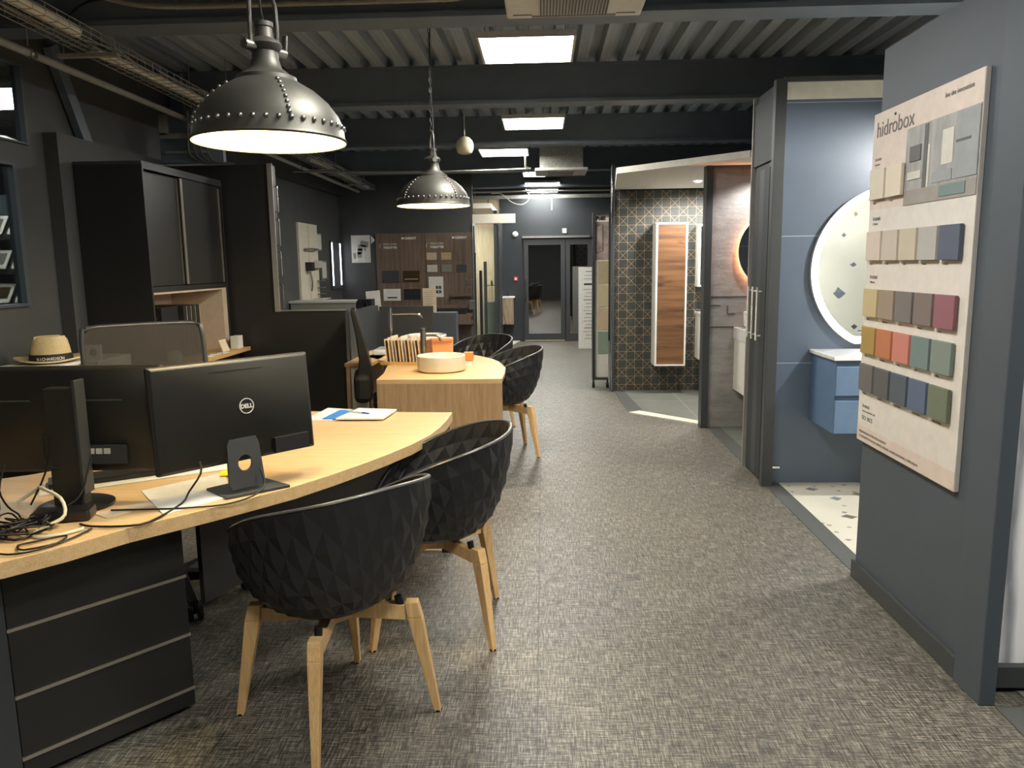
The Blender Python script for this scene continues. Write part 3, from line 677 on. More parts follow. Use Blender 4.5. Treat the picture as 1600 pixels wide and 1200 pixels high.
def make_chair():
    r = thing('tub_chair', '', 'chair'); vs, fs, rim = chair_shell()
    mb = MB(); mb.add(vs, [f[::-1] for f in fs]); o = mb.build('shell', 'chair_shell', r)
    so = o.modifiers.new('thickness', 'SOLIDIFY'); so.thickness = .014; so.offset = 0
    mb = MB(); n = len(rim); m_ = 8; v = []; f = []
    for i, p in enumerate(rim):
        c = Vector(p); tn = (Vector(rim[(i + 1) % n]) - Vector(rim[i - 1])).normalized(); a = Vector((c.x, c.y + .03, 0)).normalized(); b = tn.cross(a).normalized()
        for k in range(m_): v.append(c + a * (.0095 * cos(2 * pi * k / m_)) + b * (.006 * sin(2 * pi * k / m_)))
    for i in range(n):
        for k in range(m_): f.append((i * m_ + k, i * m_ + (k + 1) % m_, ((i + 1) % n) * m_ + (k + 1) % m_, ((i + 1) % n) * m_ + k))
    mb.add(v, f).build('rim', 'chair_rim', r, smooth=60)
    # cross of beech rails and four tapering splayed legs
    h = .24
    MB().box(-.06, .06, -.06, .06, .355, .405).build('hub', 'beech', r, bevel=.004)
    for sx, sy in ((1, 1), (-1, 1), (-1, -1), (1, -1)):
        e = Vector((sx, sy, 0)).normalized(); t2 = Vector((-e.y, e.x, 0))
        def ring(c, a, b): return [c + e * a + t2 * b, c - e * a + t2 * b, c - e * a - t2 * b, c + e * a - t2 * b]
        top = Vector((0, 0, .405)) + e * .262; bot = e * (h * 1.414 + .0)
        mb = MB(); mb.loft(ring(bot, .012, .011), ring(bot.lerp(top, .86), .025, .020)); mb.loft(ring(bot.lerp(top, .86), .025, .020), ring(top, .021, .020))
        lg = mb.build('leg', 'beech', r, bevel=.003)
        MB().cyl(bot, bot + Vector((0, 0, .007)), .0135, n=10).build('glide', 'rubber', lg)
        mb = MB(); c0 = e * .05 + Vector((0, 0, .38)); c1 = e * .24 + Vector((0, 0, .372))
        up = Vector((0, 0, 1))
        mb.loft([c0 + t2 * .018 + up * .024, c0 - t2 * .018 + up * .024, c0 - t2 * .018 - up * .024, c0 + t2 * .018 - up * .024], [c1 + t2 * .017 + up * .022, c1 - t2 * .017 + up * .022, c1 - t2 * .017 - up * .030, c1 + t2 * .017 - up * .030])
        mb.build('rail', 'beech', r, bevel=.002)
        MB().cyl(e * .225 + Vector((0, 0, .385)), e * .215 + Vector((0, 0, .422)), .013, n=12).build('spacer', 'black_plastic', r)
    return r
ch0 = make_chair(); GR = 'black quilted tub chairs on beech legs'
spots = [(-.712, 2.415, R(48), 'nearest black quilted tub chair, at the curved desk with its back to the camera'),
         (-.458, 3.085, R(92), 'black quilted tub chair directly behind the nearest one, its inside just showing'),
         (-.335, 6.10, R(104), 'black quilted tub chair tucked against the right edge of the second desk'),
         (-.62, 7.05, R(140), 'farthest black quilted tub chair, at the far right end of the second desk')]
for i, (x, y, rz, l) in enumerate(spots):
    c = ch0 if i == 0 else copy_tree(ch0)
    c.location = (x, y, 0); c.rotation_euler = (0, 0, rz); c['label'] = l; c['group'] = GR

# ---- second desk
D2 = [(-1.150, 5.18), (-.285, 5.18), (-.280, 5.45), (-.288, 5.762), (-.356, 6.11), (-.43, 6.32), (-.543, 6.51), (-.735, 6.762), (-.95, 6.93), (-1.25, 7.02), (-1.60, 7.05), (-1.60, 6.60), (-1.45, 6.42), (-1.311, 6.216), (-1.232, 6.009), (-1.199, 5.746), (-1.165, 5.50)]
d2 = thing('oak_desk', 'second desk, rounded pale oak top carrying the cream vessel basin', 'desk', (-.75, 6.0, 0)); o_ = (-.75, 6.0, 0)
MB(o_).prism(D2, .715, .745).build('desk_top', 'oak_desk', d2, bevel=.002)
MB(o_).box(-1.150, -.285, 5.178, 5.215, .03, .716).build('end_panel', 'oak_panel', d2, bevel=.002)
MB(o_).box(-1.5, -1.48, 6.5, 7.0, .03, .716).build('far_panel', 'oak_panel', d2, bevel=.002)
for x in (-1.10, -.33): MB(o_).box(x - .015, x + .015, 5.18, 5.21, 0, .03).build('foot', 'rubber', d2)
MB(o_).box(-1.10, -.62, 6.1, 6.12, .3, .715).build('modesty_panel', 'black_laminate', d2)
rt = thing('desk_return', 'narrow oak side unit between the low partition and the mesh office chair', 'desk', (-1.52, 6.35, 0)); o_ = (-1.52, 6.35, 0)
MB(o_).box(-1.60, -1.38, 6.06, 6.62, .72, .745).build('top', 'oak_edge', rt); MB(o_).box(-1.59, -1.56, 6.07, 6.6, 0, .72).build('side_panel', 'oak_panel', rt)
MB(o_).box(-1.555, -1.42, 6.09, 6.10, .05, .72).build('door', 'white_paint', rt)

# ---- half height panels behind the second desk
tag(MB((-1.33, 7.45, 0)).box(-1.595, -1.07, 7.43, 7.47, 0, 1.125).build('screen_panel', 'anthracite', None, loc=(-1.33, 7.45, 0)), 'wide grey half-height screen panel standing behind the second desk', 'screen panel')
tag(MB((-.98, 8.0, 0)).box(-1.13, -.90, 7.9, 8.1, 0, 1.03).build('display_plinth', 'wall_blue_grey', None, loc=(-.98, 8.0, 0)), 'dark grey plinth right of the wide screen panel, carrying a beige leaflet', 'plinth')

# ---- office chairs
def office_chair(name, label, x, y, rz, mesh=True, back_h=(.62, 1.25), w_=.25, lean=.10):
    r = thing(name, label, 'office chair', (x, y, 0), rz)
    MB().cyl((0, 0, .09), (0, 0, .40), .028, n=14).build('gas_column', 'black_plastic', r, smooth=40)
    for k in range(5):
        a = 2 * pi * k / 5 + .3; e = Vector((cos(a), sin(a), 0)); t2 = Vector((-e.y, e.x, 0))
        mb = MB(); z = Vector((0, 0, 1)); c0 = e * .02 + z * .11; c1 = e * .30 + z * .075
        mb.loft([c0 + t2 * .03 + z * .02, c0 - t2 * .03 + z * .02, c0 - t2 * .03 - z * .025, c0 + t2 * .03 - z * .025], [c1 + t2 * .018 + z * .012, c1 - t2 * .018 + z * .012, c1 - t2 * .018 - z * .012, c1 + t2 * .018 - z * .012])
        lg = mb.build('base_leg', 'black_plastic', r, bevel=.004)
        p = e * .30; MB().cyl(p + t2 * .012 + z * .03, p + t2 * .03 + z * .03, .03, n=14).cyl(p - t2 * .012 + z * .03, p - t2 * .03 + z * .03, .03, n=14).cyl(p + z * .03, p + z * .08, .008).build('castor', 'rubber', lg, smooth=40)
    MB().box(-.24, .24, -.23, .24, .42, .49).build('seat', 'black_plastic', r, bevel=.03)
    MB().box(-.1, .1, -.12, .12, .39, .42).build('seat_mechanism', 'black_plastic', r)
    # backrest is on local -Y
    zb, zt = back_h; pts_f = []; y0, y1 = -.25, -.25 - lean
    out = [(-w_ * .92, zb), (w_ * .92, zb), (w_, zb + .1), (w_, zt - .06), (w_ - .02, zt - .015), (w_ - .07, zt), (-w_ + .07, zt), (-w_ + .02, zt - .015), (-w_, zt - .06), (-w_, zb + .1)]
    def p3(q, dy=0): u = (q[1] - zb) / (zt - zb); return (q[0], y0 + (y1 - y0) * u + .06 * (1 - (q[0] / w_) ** 2) * -.4 + dy, q[1])
    fr_ = [p3(q) for q in out]; mb = MB()
    mb.tube(fr_ + [fr_[0]], .012, 8, 2); mb.build('back_frame', 'chair_rim' if mesh else 'black_plastic', r, smooth=60)
    inner = [p3(q, .002) for q in out]; mb = MB().add(inner + [tuple(Vector(p) + Vector((0, .004, 0))) for p in inner], [tuple(range(10)), tuple(range(10, 20))[::-1]])
    mb.build('back_mesh', 'screen_mesh' if mesh else 'black_plastic', r)
    MB().obox((0, y0 + .0, .52), (.06, .03, .30), (R(-8), 0, 0)).build('back_support', 'black_plastic', r)
    for s_ in (-1, 1): MB().tube([(s_ * .24, 0, .44), (s_ * .29, 0, .47), (s_ * .29, 0, .66)], .014, 8, 3).build('arm_post', 'black_plastic', r, smooth=40)
    for s_ in (-1, 1): MB().box(s_ * .29 - .035, s_ * .29 + .035, -.12, .14, .66, .69).build('armrest', 'rubber', r, bevel=.01)
    return r
office_chair('office_chair', 'office chair with see-through grey mesh back behind the two monitors', -1.71, 3.34, R(218), True, (.60, 1.255), .265, .08)
# side-on executive chair at the second desk, tall curved black back
r = thing('office_chair', 'black office chair seen side-on with tall leaning back, at the second desk', 'office chair', (-1.20, 6.0, 0), R(-77))
MB().cyl((0, 0, .09), (0, 0, .40), .028, n=12).build('gas_column', 'black_plastic', r, smooth=40)
for k in range(5):
    a = 2 * pi * k / 5; lg = MB().obox((.15 * cos(a), .15 * sin(a), .09), (.3, .05, .04), (0, 0, a)).build('base_leg', 'black_plastic', r, bevel=.004)
    MB().sphere((.3 * cos(a), .3 * sin(a), .032), .032, 10).build('castor', 'rubber', lg, smooth=60)
MB().box(-.22, .22, -.16, .20, .42, .50).build('seat', 'black_plastic', r, bevel=.03)
mb = MB(); prof = [(-.22, .47), (-.15, .50), (-.13, .60), (-.14, .75), (-.185, .95), (-.245, 1.19), (-.285, 1.19), (-.25, .98), (-.235, .80), (-.26, .62), (-.24, .52)]
mb.loft([(-.20, y - .02, z) for y, z in prof], [(.20, y - .02, z) for y, z in prof]); mb.build('backrest', 'black_plastic', r, bevel=.008)
MB().box(-.24, .24, -.30, -.17, .48, .70).build('lumbar_shell', 'rubber', r, bevel=.04)
for s_ in (-1, 1): MB().tube([(s_ * .24, .0, .44), (s_ * .27, 0, .5), (s_ * .27, 0, .62), (s_ * .27, .12, .64)], .016, 8, 3).build('armrest', 'black_plastic', r, smooth=40)

# ---- monitors
def monitor(label, x, y, z, rz, tilt, w_, h_, logo, stand='plate'):
    r = thing('computer_monitor', label, 'monitor', (x, y, .746), rz)     # local +Y faces away from camera side of the screen; back faces -Y
    q = Matrix.Rotation(tilt, 4, 'X'); zc = z - .746
    body = MB().box(-w_ / 2, w_ / 2, 0, .022, -h_ / 2, h_ / 2).build('housing', 'monitor_plastic', r, bevel=.006); body.location = (0, 0, zc); body.rotation_euler = (tilt, 0, 0)
    mb = MB()
    def slab(x0, x1, z0, z1, y0, y1, inn): mb.loft([(x0, y1, z0), (x1, y1, z0), (x1, y1, z1), (x0, y1, z1)], [(x0 + inn, y0, z0 + inn), (x1 - inn, y0, z0 + inn), (x1 - inn, y0, z1 - inn), (x0 + inn, y0, z1 - inn)])
    slab(-w_ / 2 + .003, w_ / 2 - .003, -h_ / 2 + .003, h_ / 2 - .003, -.010, 0, .010)
    mb.build('back_cover', 'monitor_plastic', body, smooth=50, bevel=.002)
    MB().box(-w_ / 2 + .008, w_ / 2 - .008, .0222, .023, -h_ / 2 + .012, h_ / 2 - .008).build('screen', 'ink_black', body)
    return r, body
# right monitor with the round logo
cx, cy = -1.056, 2.561; rz = math.atan2(.40, .348)
r, body = monitor('right black monitor seen from behind with a round DELL badge and flat triangular foot', cx, cy, 1.034, rz, R(-4), .578, .354, True)
MB().lathe([(.024, -.0005), (.027, -.0005), (.027, .0015), (.024, .0015)], n=40, closed=True).build('logo_ring', 'white_plastic', body, loc=(.03, -.0108, .012)).rotation_euler = (R(90), 0, 0)
text('lettering', 'DELL', .020, 'white_plastic', body, face((.03, -.0108, .0048), (1, 0, 0), (0, 0, 1)), .0006, 'CENTER', .0009)
MB().box(-.09, .10, -.0110, -.0095, .138, .141).build('vent_slot', 'ink_black', body)
MB().box(.115, .25, -.030, -.008, -.168, -.115).build('cable_bay', 'ink_black', body)
mb = MB(); q = [(-.075, -.10, .012), (.075, -.10, .012), (.05, -.055, .30), (-.05, -.055, .30)]
# neck plate with a round hole: built as a ring of quads around the hole
hole = []; outer = []
for i in range(32):
    a = 2 * pi * i / 32; hole.append((.028 * cos(a), .10 + .028 * sin(a)))
    c_, s_ = cos(a), sin(a); t1 = min([(.066 if True else 0) / max(abs(c_), 1e-6), .085 / max(abs(s_), 1e-6)]); outer.append((t1 * c_, .10 + t1 * s_))
def np_(p, dy): u, v = p; return (u * (1 - .9 * max(0, v - .0) * .8), -.045 + v * .12 + dy, v + .008)
vs = [np_(p, 0) for p in hole] + [np_(p, 0) for p in outer] + [np_(p, .012) for p in hole] + [np_(p, .012) for p in outer]; n = 32; fs = []
for i in range(n):
    j = (i + 1) % n; fs += [(i, n + i, n + j, j), (2 * n + i, 2 * n + j, 3 * n + j, 3 * n + i), (i, j, 2 * n + j, 2 * n + i), (n + i, 3 * n + i, 3 * n + j, n + j)]
mb.add(vs, fs); mb.build('neck', 'anthracite', r)
MB().prism([(-.085, .10), (-.09, -.055), (.135, -.085), (.12, .10)], .0, .010).build('foot', 'anthracite', r, bevel=.002)
# left monitor with column stand and ports
r, body = monitor('left black monitor seen from behind, cut by the left edge, on a thick column stand', -1.553, 2.447, 1.03, R(2), R(-3), .578, .354, False)
MB().box(-.255, -.145, -.0125, -.0095, .060, .066).build('seam_strip', 'conduit_dark', body); MB().box(-.055, .16, -.0135, -.0095, .060, .066).build('seam_strip', 'conduit_dark', body)
MB().box(-.02, .17, -.0245, -.012, -.150, -.085).build('port_bay', 'anthracite', body, bevel=.002)
for i, (dx, w2) in enumerate(((.015, .022), (.045, .020), (.072, .02), (.098, .02))):
    pt = MB().box(dx, dx + w2, -.029, -.024, -.118 + (.004 if i else 0), -.100 + (.004 if i else 0)).build('port', 'white_plastic', body)
MB().box(-.055, .045, -.085, -.035, .0, .40).build('stand_column', 'monitor_plastic', r, bevel=.006)
MB().box(.045, .056, -.092, -.034, .05, .425).build('column_edge', 'anthracite', r, bevel=.002)
MB().lathe([(.115, 0), (.115, .008), (.10, .014), (.0001, .016)], (-.0, -.05, 0), 40).build('foot', 'black_plastic', r, smooth=40)

# ---- things on the front desk
Z = .7455
def flat(name, label, cat, pts_, z0, th, m, grp=None):
    c = (sum(p[0] for p in pts_) / len(pts_), sum(p[1] for p in pts_) / len(pts_), z0)
    o = MB(c).prism(pts_, z0, z0 + th).build(name, m, None, loc=c); tag(o, label, cat, grp); return o
dock = thing('docking_station', 'black desktop box among the tangled cables under the left monitor', 'docking station', (-1.55, 2.24, Z), R(15))
MB().box(-.04, .13, -.03, .05, 0, .035).build('body', 'black_plastic', dock, bevel=.008)
flat('paper_sheet', 'loose papers spread below the right monitor', 'paper', [(-1.42, 2.56), (-1.22, 2.80), (-1.07, 2.49), (-1.21, 2.30)], Z, .003, 'paper')
flat('paper_sheet', 'long white sheets lying behind the monitor stands', 'paper', [(-1.75, 2.50), (-1.20, 2.86), (-1.28, 2.98), (-1.85, 2.66)], Z, .004, 'paper')
flat('cardboard_sheet', 'brown card lying between the dock and the loose papers', 'card', [(-1.44, 2.31), (-1.33, 2.44), (-1.29, 2.40), (-1.38, 2.27)], Z, .002, 'paper_warm')
flat('sticky_note', 'small yellow sticky note beside the round-holed monitor neck', 'sticky note', [(-1.235, 2.80), (-1.17, 2.82), (-1.15, 2.75), (-1.21, 2.73)], Z + .0045, .004, 'yellow_note')
flat('folder', 'blue card folder lying under the white papers at the far end of the desk', 'folder', [(-1.13, 3.80), (-1.00, 3.80), (-.98, 4.02), (-1.10, 4.04)], Z + .004, .004, 'blue_card')
flat('paper_stack', 'stack of white papers under the blue folder', 'paper', [(-1.22, 3.78), (-1.08, 3.78), (-1.04, 4.07), (-1.19, 4.12)], Z, .0035, 'paper')
flat('paper_stack', 'stack of white papers at the far end of the front desk under the pen', 'paper', [(-1.05, 3.765), (-.81, 3.765), (-.785, 4.0), (-1.00, 4.04)], Z + .0085, .008, 'paper')
p = thing('ballpoint_pen', 'blue ballpoint pen lying on the white paper stack', 'pen', (-.97, 3.90, Z + .0205), R(-28))
MB().cyl((-.07, 0, 0), (.03, 0, 0), .004, n=10).build('barrel', 'white_plastic', p, smooth=50); MB().cyl((.03, 0, 0), (.075, 0, 0), .0048, .003, n=10).build('cap', 'pen_blue', p, smooth=50)
flat('blue_folder', 'blue folder standing edge showing at the far left edge of the desk', 'folder', [(-1.86, 2.36), (-1.80, 2.33), (-1.785, 2.36), (-1.845, 2.39)], Z, .05, 'blue_card')
kb = thing('keyboard', 'black keyboard half hidden behind the monitor stands', 'keyboard', (-1.62, 2.72, Z + .005), R(33)); MB().box(-.2, .2, -.06, .06, 0, .018).build('body', 'black_plastic', kb, bevel=.004)
# cables
cz = Z + .006
def lp_(p): return [(x, y, z) for x, y, z in p]
cab('desk_cable', [(-1.72, 2.35, cz + .02), (-1.66, 2.37, cz + .06), (-1.60, 2.30, cz + .085), (-1.50, 2.24, cz + .07), (-1.465, 2.20, cz + .03), (-1.49, 2.17, cz + .01), (-1.515, 2.14, cz), (-1.49, 2.09, cz), (-1.43, 2.10, cz), (-1.385, 2.16, cz)], .0055, 'cable_white', 'thick white cable looping in front of the left monitor stand')
cab('desk_cable', [(-1.13, 2.41, .89), (-1.15, 2.45, .84), (-1.19, 2.44, .78), (-1.20, 2.40, cz), (-1.215, 2.22, cz), (-1.28, 2.18, cz), (-1.373, 2.18, cz), (-1.42, 2.2, cz)], .0035, 'cable_black', 'black cable dropping from the right monitor and curving left over the papers')
cab('desk_cable', [(-.99, 2.56, .83), (-.965, 2.53, .78), (-.985, 2.47, .757), (-1.053, 2.392, cz), (-1.15, 2.36, cz), (-1.25, 2.345, cz), (-1.40, 2.335, cz)], .003, 'cable_black', 'thin black cable running straight from the triangular foot to the dock')
cab('desk_cable', [(-1.49, 2.405, .905), (-1.49, 2.38, .87), (-1.50, 2.34, .80), (-1.53, 2.29, .77), (-1.56, 2.25, cz)], .003, 'cable_black', 'short black cable hanging from the left monitor ports')
cab('desk_cable', [(-1.515, 2.41, .915), (-1.56, 2.37, .885), (-1.60, 2.345, .90), (-1.60, 2.34, 1.0), (-1.585, 2.345, .99), (-1.60, 2.33, .88), (-1.64, 2.30, .78)], .003, 'cable_black', 'black cable looped up beside the column stand')
cab('desk_cable', [(-1.62, 2.02, cz), (-1.50, 1.955, cz), (-1.43, 1.965, cz), (-1.39, 2.03, cz), (-1.40, 2.10, cz), (-1.46, 2.05, cz), (-1.49, 2.02, cz), (-1.45, 1.985, cz), (-1.38, 2.05, cz), (-1.36, 2.16, cz)], .003, 'cable_black', 'black cable looping nearest the front edge of the desk at the left')
cab('desk_cable', [(-1.77, 2.38, .89), (-1.76, 2.33, .82), (-1.70, 2.28, .78), (-1.64, 2.24, .77), (-1.60, 2.21, cz), (-1.5, 2.18, cz)], .003, 'cable_black', 'black cable hanging from the cut-off left end of the left monitor')
for i in range(7):
    x, y = -1.57 + random.uniform(-.06, .08), 2.12 + random.uniform(-.03, .05); p_ = []
    for k in range(9): p_.append((x + random.uniform(-.08, .08), y + random.uniform(-.05, .05) - (0 if x > -1.6 else 0), cz + random.uniform(0, .045)))
    cab('tangled_cable', p_, .0028 + .001 * (i % 2), 'cable_black', 'black cable in the tangle at the left end of the desk', 'cable', 'tangled cables under the left monitor')
pa = thing('power_adapter', 'black power brick at the left edge of the desk among the cables', 'power adapter', (-1.60, 2.04, Z), R(20)); MB().box(-.05, .03, -.02, .02, 0, .028).build('body', 'black_plastic', pa, bevel=.006)

# ---- credenza, armoire and things along the left wall
cr = thing('credenza', 'low black cabinet with oak worktop along the left wall behind the mesh chair', 'cabinet', (-2.75, 5.2, 0)); o_ = (-2.75, 5.2, 0)
MB(o_).box(-3.07, -2.52, 4.0, 4.80, .85, .88).box(-2.985, -2.40, 4.80, 6.18, .85, .88).build('worktop', 'oak_edge', cr, bevel=.002)
MB(o_).box(-3.06, -2.56, 4.02, 4.78, .0, .85).box(-2.98, -2.50, 4.8, 6.17, 0, .85).build('carcass', 'black_laminate', cr)
for i in range(3): MB(o_).box(-2.50, -2.485, 4.83 + i * .45, 5.26 + i * .45, .06, .83).build('door', 'black_laminate', cr, bevel=.002)
ar = thing('sliding_door_armoire', 'tall black cupboard with two sliding doors above a beige open niche', 'cupboard', (-2.76, 5.5, .881)); o_ = (-2.76, 5.5, .881)
x0, x1, ya, yb, zt = -2.985, -2.54, 4.93, 6.15, 2.18
MB(o_).box(x0, x1, ya, ya + .02, .881, zt).build('side_panel', 'black_laminate', ar); MB(o_).box(x0, x1, yb - .02, yb, .881, zt).build('side_panel', 'black_laminate', ar)
MB(o_).box(x0, x1, ya, yb, zt, zt + .02).build('top_panel', 'anthracite', ar)
MB(o_).box(x0, x1 - .005, ya + .02, yb - .02, 1.365, 1.40).build('shelf', 'black_laminate', ar)
MB(o_).box(x0, x0 + .02, ya + .02, yb - .02, .881, 1.365).build('niche_back', 'niche_beige', ar)
MB(o_).box(x0 + .02, x1 - .01, ya + .02, ya + .032, .881, 1.365).box(x0 + .02, x1 - .01, yb - .10, yb - .02, .881, 1.365).box(x0 + .02, x1 - .01, ya + .032, yb - .10, 1.35, 1.365).build('niche_lining', 'niche_beige', ar)
MB(o_).box(x0, x0 + .02, ya + .02, yb - .02, 1.40, zt).build('back_panel', 'black_laminate', ar)
for (a_, b_, xx) in ((ya + .02, 5.50, -2.575), (5.46, yb - .02, -2.553)):
    dd = MB(o_).box(xx - .015, xx, a_, b_, 1.405, zt - .03).build('sliding_door', 'black_laminate', ar)
    MB(o_).box(xx, xx + .006, b_ - .045 if xx < -2.56 else a_, b_ - .005 if xx < -2.56 else a_ + .03, 1.41, zt - .035).build('grip_profile', 'strip_aluminium', dd)
    if xx > -2.56: MB(o_).box(xx, xx + .006, b_ - .03, b_ - .015, 1.41, zt - .05).build('grip_profile', 'strip_aluminium', dd)
MB(o_).box(x1 - .004, x1 + .002, ya, yb, zt - .028, zt).build('top_rail', 'anthracite', ar)
bx = thing('file_box', 'large black box file lying flat-faced in the beige niche', 'box file', (-2.78, 5.33, .881)); MB().box(-.15, .15, -.12, .12, 0, .37).build('box', 'ink_black', bx, bevel=.003)
for i in range(4):
    o = thing('binder', ('leftmost', 'second from left', 'third from left', 'rightmost')[i] + ' of four black binders standing right of the box file', 'binder', (-2.76, 5.50 + i * .07, .881), 0, 'black binders in the niche')
    MB().box(-.14, .16, -.025, .025, 0, .37).build('spine', 'black_laminate', o, bevel=.003); MB().box(-.135, .158, .026, .031, .005, .365).build('pages', 'paper_warm', o)
pt = thing('dried_stems', 'dark pointed stems in a small pot at the left of the niche', 'plant', (-2.66, 5.03, .881))
MB().lathe([(.03, 0), (.04, .09), (.036, .09), (.028, .01)], n=16).build('pot', 'black_plastic', pt, smooth=40)
for i in range(5): MB().tube([(0, 0, .08), (.01 * (i - 2), .008 * i, .2), (.03 * (i - 2), .012 * i, .28 + .03 * (i % 3))], .004, 6).build('stem', ('rustic_oak', 'ink_black')[i % 2], pt, smooth=50)
cp = thing('card_stand', 'small beige card propped on the oak worktop right of the niche', 'card', (-2.47, 5.82, .881)); MB().obox((0, 0, .045), (.01, .12, .095), (0, R(-20), 0)).build('card', 'paper_warm', cp)
cp = thing('card_stand', 'small white card box at the right end of the oak worktop', 'card', (-2.46, 6.05, .881)); MB().box(-.03, .03, -.05, .05, 0, .10).build('card', 'white_paint', cp)
for i in range(4):
    o = tag(MB().obox((0, 0, .004), (.05, .08, .006), (0, 0, i)).build('paper_scrap', 'paper', None, loc=(-2.45 + .01 * i, 5.35 + i * .11, .881)), ('nearest', 'second nearest', 'third', 'farthest')[i] + ' small white paper scrap lying on the oak worktop edge', 'paper', 'paper scraps on the worktop')
tb = thing('tissue_box', 'pale box on the worktop, blurred behind the mesh chair back', 'box', (-2.72, 4.62, .881)); MB().box(-.10, .10, -.13, .13, 0, .11).build('box', 'white_plastic', tb, bevel=.005)
vs_ = thing('small_vase', 'little teal round vase seen through the mesh chair back', 'vase', (-2.46, 5.0, .881)); MB().lathe([(.02, 0), (.045, .03), (.05, .06), (.035, .09), (.02, .1), (.0001, .1)], n=20).build('body', 'teal_ceramic', vs_, smooth=60)
pp = thing('paper_pile', 'untidy pile of papers and magazines on the worktop under the straw hat', 'paper', (-2.84, 4.28, .881))
for i in range(8): MB().obox((0, 0, .006 + i * .015), (.34, .42 - .01 * i, .013), (0, 0, R(random.uniform(-8, 8)))).build('sheaf', ('paper', 'paper_warm')[i % 3 == 2], pp)
sg = thing('small_sign', 'small white framed card with a black arch on it, right of the hat', 'sign', (-2.66, 4.42, .881)); MB().box(-.045, .045, -.006, .006, 0, .20).build('card', 'white_paint', sg)
MB().lathe([(.0001, 0), (.022, 0), (.022, .002), (.0001, .002)], n=20).build('mark', 'ink_black', sg, loc=(0, -.0065, .155)).rotation_euler = (R(90), 0, 0)
sb = thing('white_box', 'white box under the small sign beside the paper pile', 'box', (-2.60, 4.32, .881)); MB().box(-.05, .05, -.06, .06, 0, .12).build('box', 'white_plastic', sb, bevel=.004)
# straw hat
t = mk('straw'); wv = t.noise(t.co((60, 60, 200)), 3, 2); t.link(t.ramp(wv, [(.3, srgb((196, 166, 112))), (.7, srgb((232, 210, 160)))]), t.b.inputs['Base Color']); t.bump(wv, .4, .002)
ht = thing('straw_hat', 'pale straw trilby with black band lettered RICHARDSON on the paper pile', 'hat', (-2.83, 4.28, 1.003), R(-33))
vs = []; fs = []; n = 48; prof = [(.160, .014), (.158, .004), (.115, .0), (.091, .006), (.088, .04), (.083, .08), (.076, .12), (.066, .142), (.045, .142), (.02, .122), (.0005, .118)]
for j, (r_, z_) in enumerate(prof):
    for i in range(n):
        a = 2 * pi * i / n; ex = 1.12; x = r_ * cos(a); y = r_ * sin(a) * 1.18
        zz = z_
        if j <= 2: zz += .018 * (sin(a + R(23)) ** 2) * (r_ - .09) / .06
        if j >= 6: zz -= .018 * max(0, 1 - abs(x) / .03) * (1 if j >= 7 else .4)
        if 4 <= j <= 7 and sin(a) < -.2: x *= 1 - .25 * (j - 3) / 4 * abs(sin(a))
        vs.append((x, y, zz))
fs = [(j * n + i, j * n + (i + 1) % n, (j + 1) * n + (i + 1) % n, (j + 1) * n + i) for j in range(len(prof) - 1) for i in range(n)]; fs.append(tuple(range((len(prof) - 1) * n, len(prof) * n)))
o = MB().add(vs, fs).build('crown_and_brim', 'straw', ht, smooth=60); so = o.modifiers.new('thickness', 'SOLIDIFY'); so.thickness = .003; so.offset = 1
vs = []
for z_, r_ in ((.008, .0975), (.046, .0945)):
    for i in range(n): a = 2 * pi * i / n; vs.append((r_ * cos(a), r_ * sin(a) * 1.18, z_))
MB().add(vs, [(i, (i + 1) % n, n + (i + 1) % n, n + i) for i in range(n)]).build('band', 'ink_black', ht, smooth=60)
word = 'RICHARDSON'
for i, c_ in enumerate(word):
    a = R(-23 - 32 + i * 7.2); rr = .0990; p_ = Vector((rr * cos(a), rr * 1.18 * sin(a), .014)); nrm = Vector((cos(a) * 1.18, sin(a), 0)).normalized(); rt_ = Vector((-nrm.y, nrm.x, 0))
    text('letter', c_, .023, 'white_paint', ht, face(p_, rt_, (0, 0, 1)), .0003, 'CENTER', .0003)

# ================================================================== THINGS ON THE SECOND DESK
ZT = .7455
def basin(name, label, x, y, z, r_, h_, m, rz=0, grp=None):
    t_ = thing(name, label, 'basin', (x, y, z))
    MB().lathe([(r_ * .86, 0), (r_ * .97, .012), (r_, .03), (r_, h_ - .004), (r_ - .004, h_), (r_ - .012, h_), (r_ - .016, h_ - .006), (r_ - .022, .03), (r_ * .6, .018), (.0001, .014)], n=64).build('bowl', m, t_, smooth=40)
    MB().lathe([(.03, .0145), (.03, .019), (.0001, .021)], n=24, caps=False).build('drain_cover', m, t_, smooth=40)
    return t_
basin('vessel_basin', 'round cream vessel basin on the front of the second desk', -.755, 5.60, ZT, .178, .118, 'stone_resin')
def tall_tap(label, x, y, z, h_, rz, m, r_=.024, reach=.13):
    t_ = thing('tall_tap', label, 'tap', (x, y, z), rz)
    MB().cyl((0, 0, 0), (0, 0, h_), r_, n=24).build('column', m, t_, smooth=40, bevel=.001)
    MB().tube([(r_ * .5, 0, h_ - .055), (reach * .7, 0, h_ - .055), (reach * .92, 0, h_ - .065), (reach, 0, h_ - .095)], .0095, 10, 4).build('spout', m, t_, smooth=50)
    return t_
tall_tap('brushed steel tall tap rising behind the cream vessel basin', -.915, 5.80, ZT, .30, R(-12), 'brushed_steel', .022, .14)
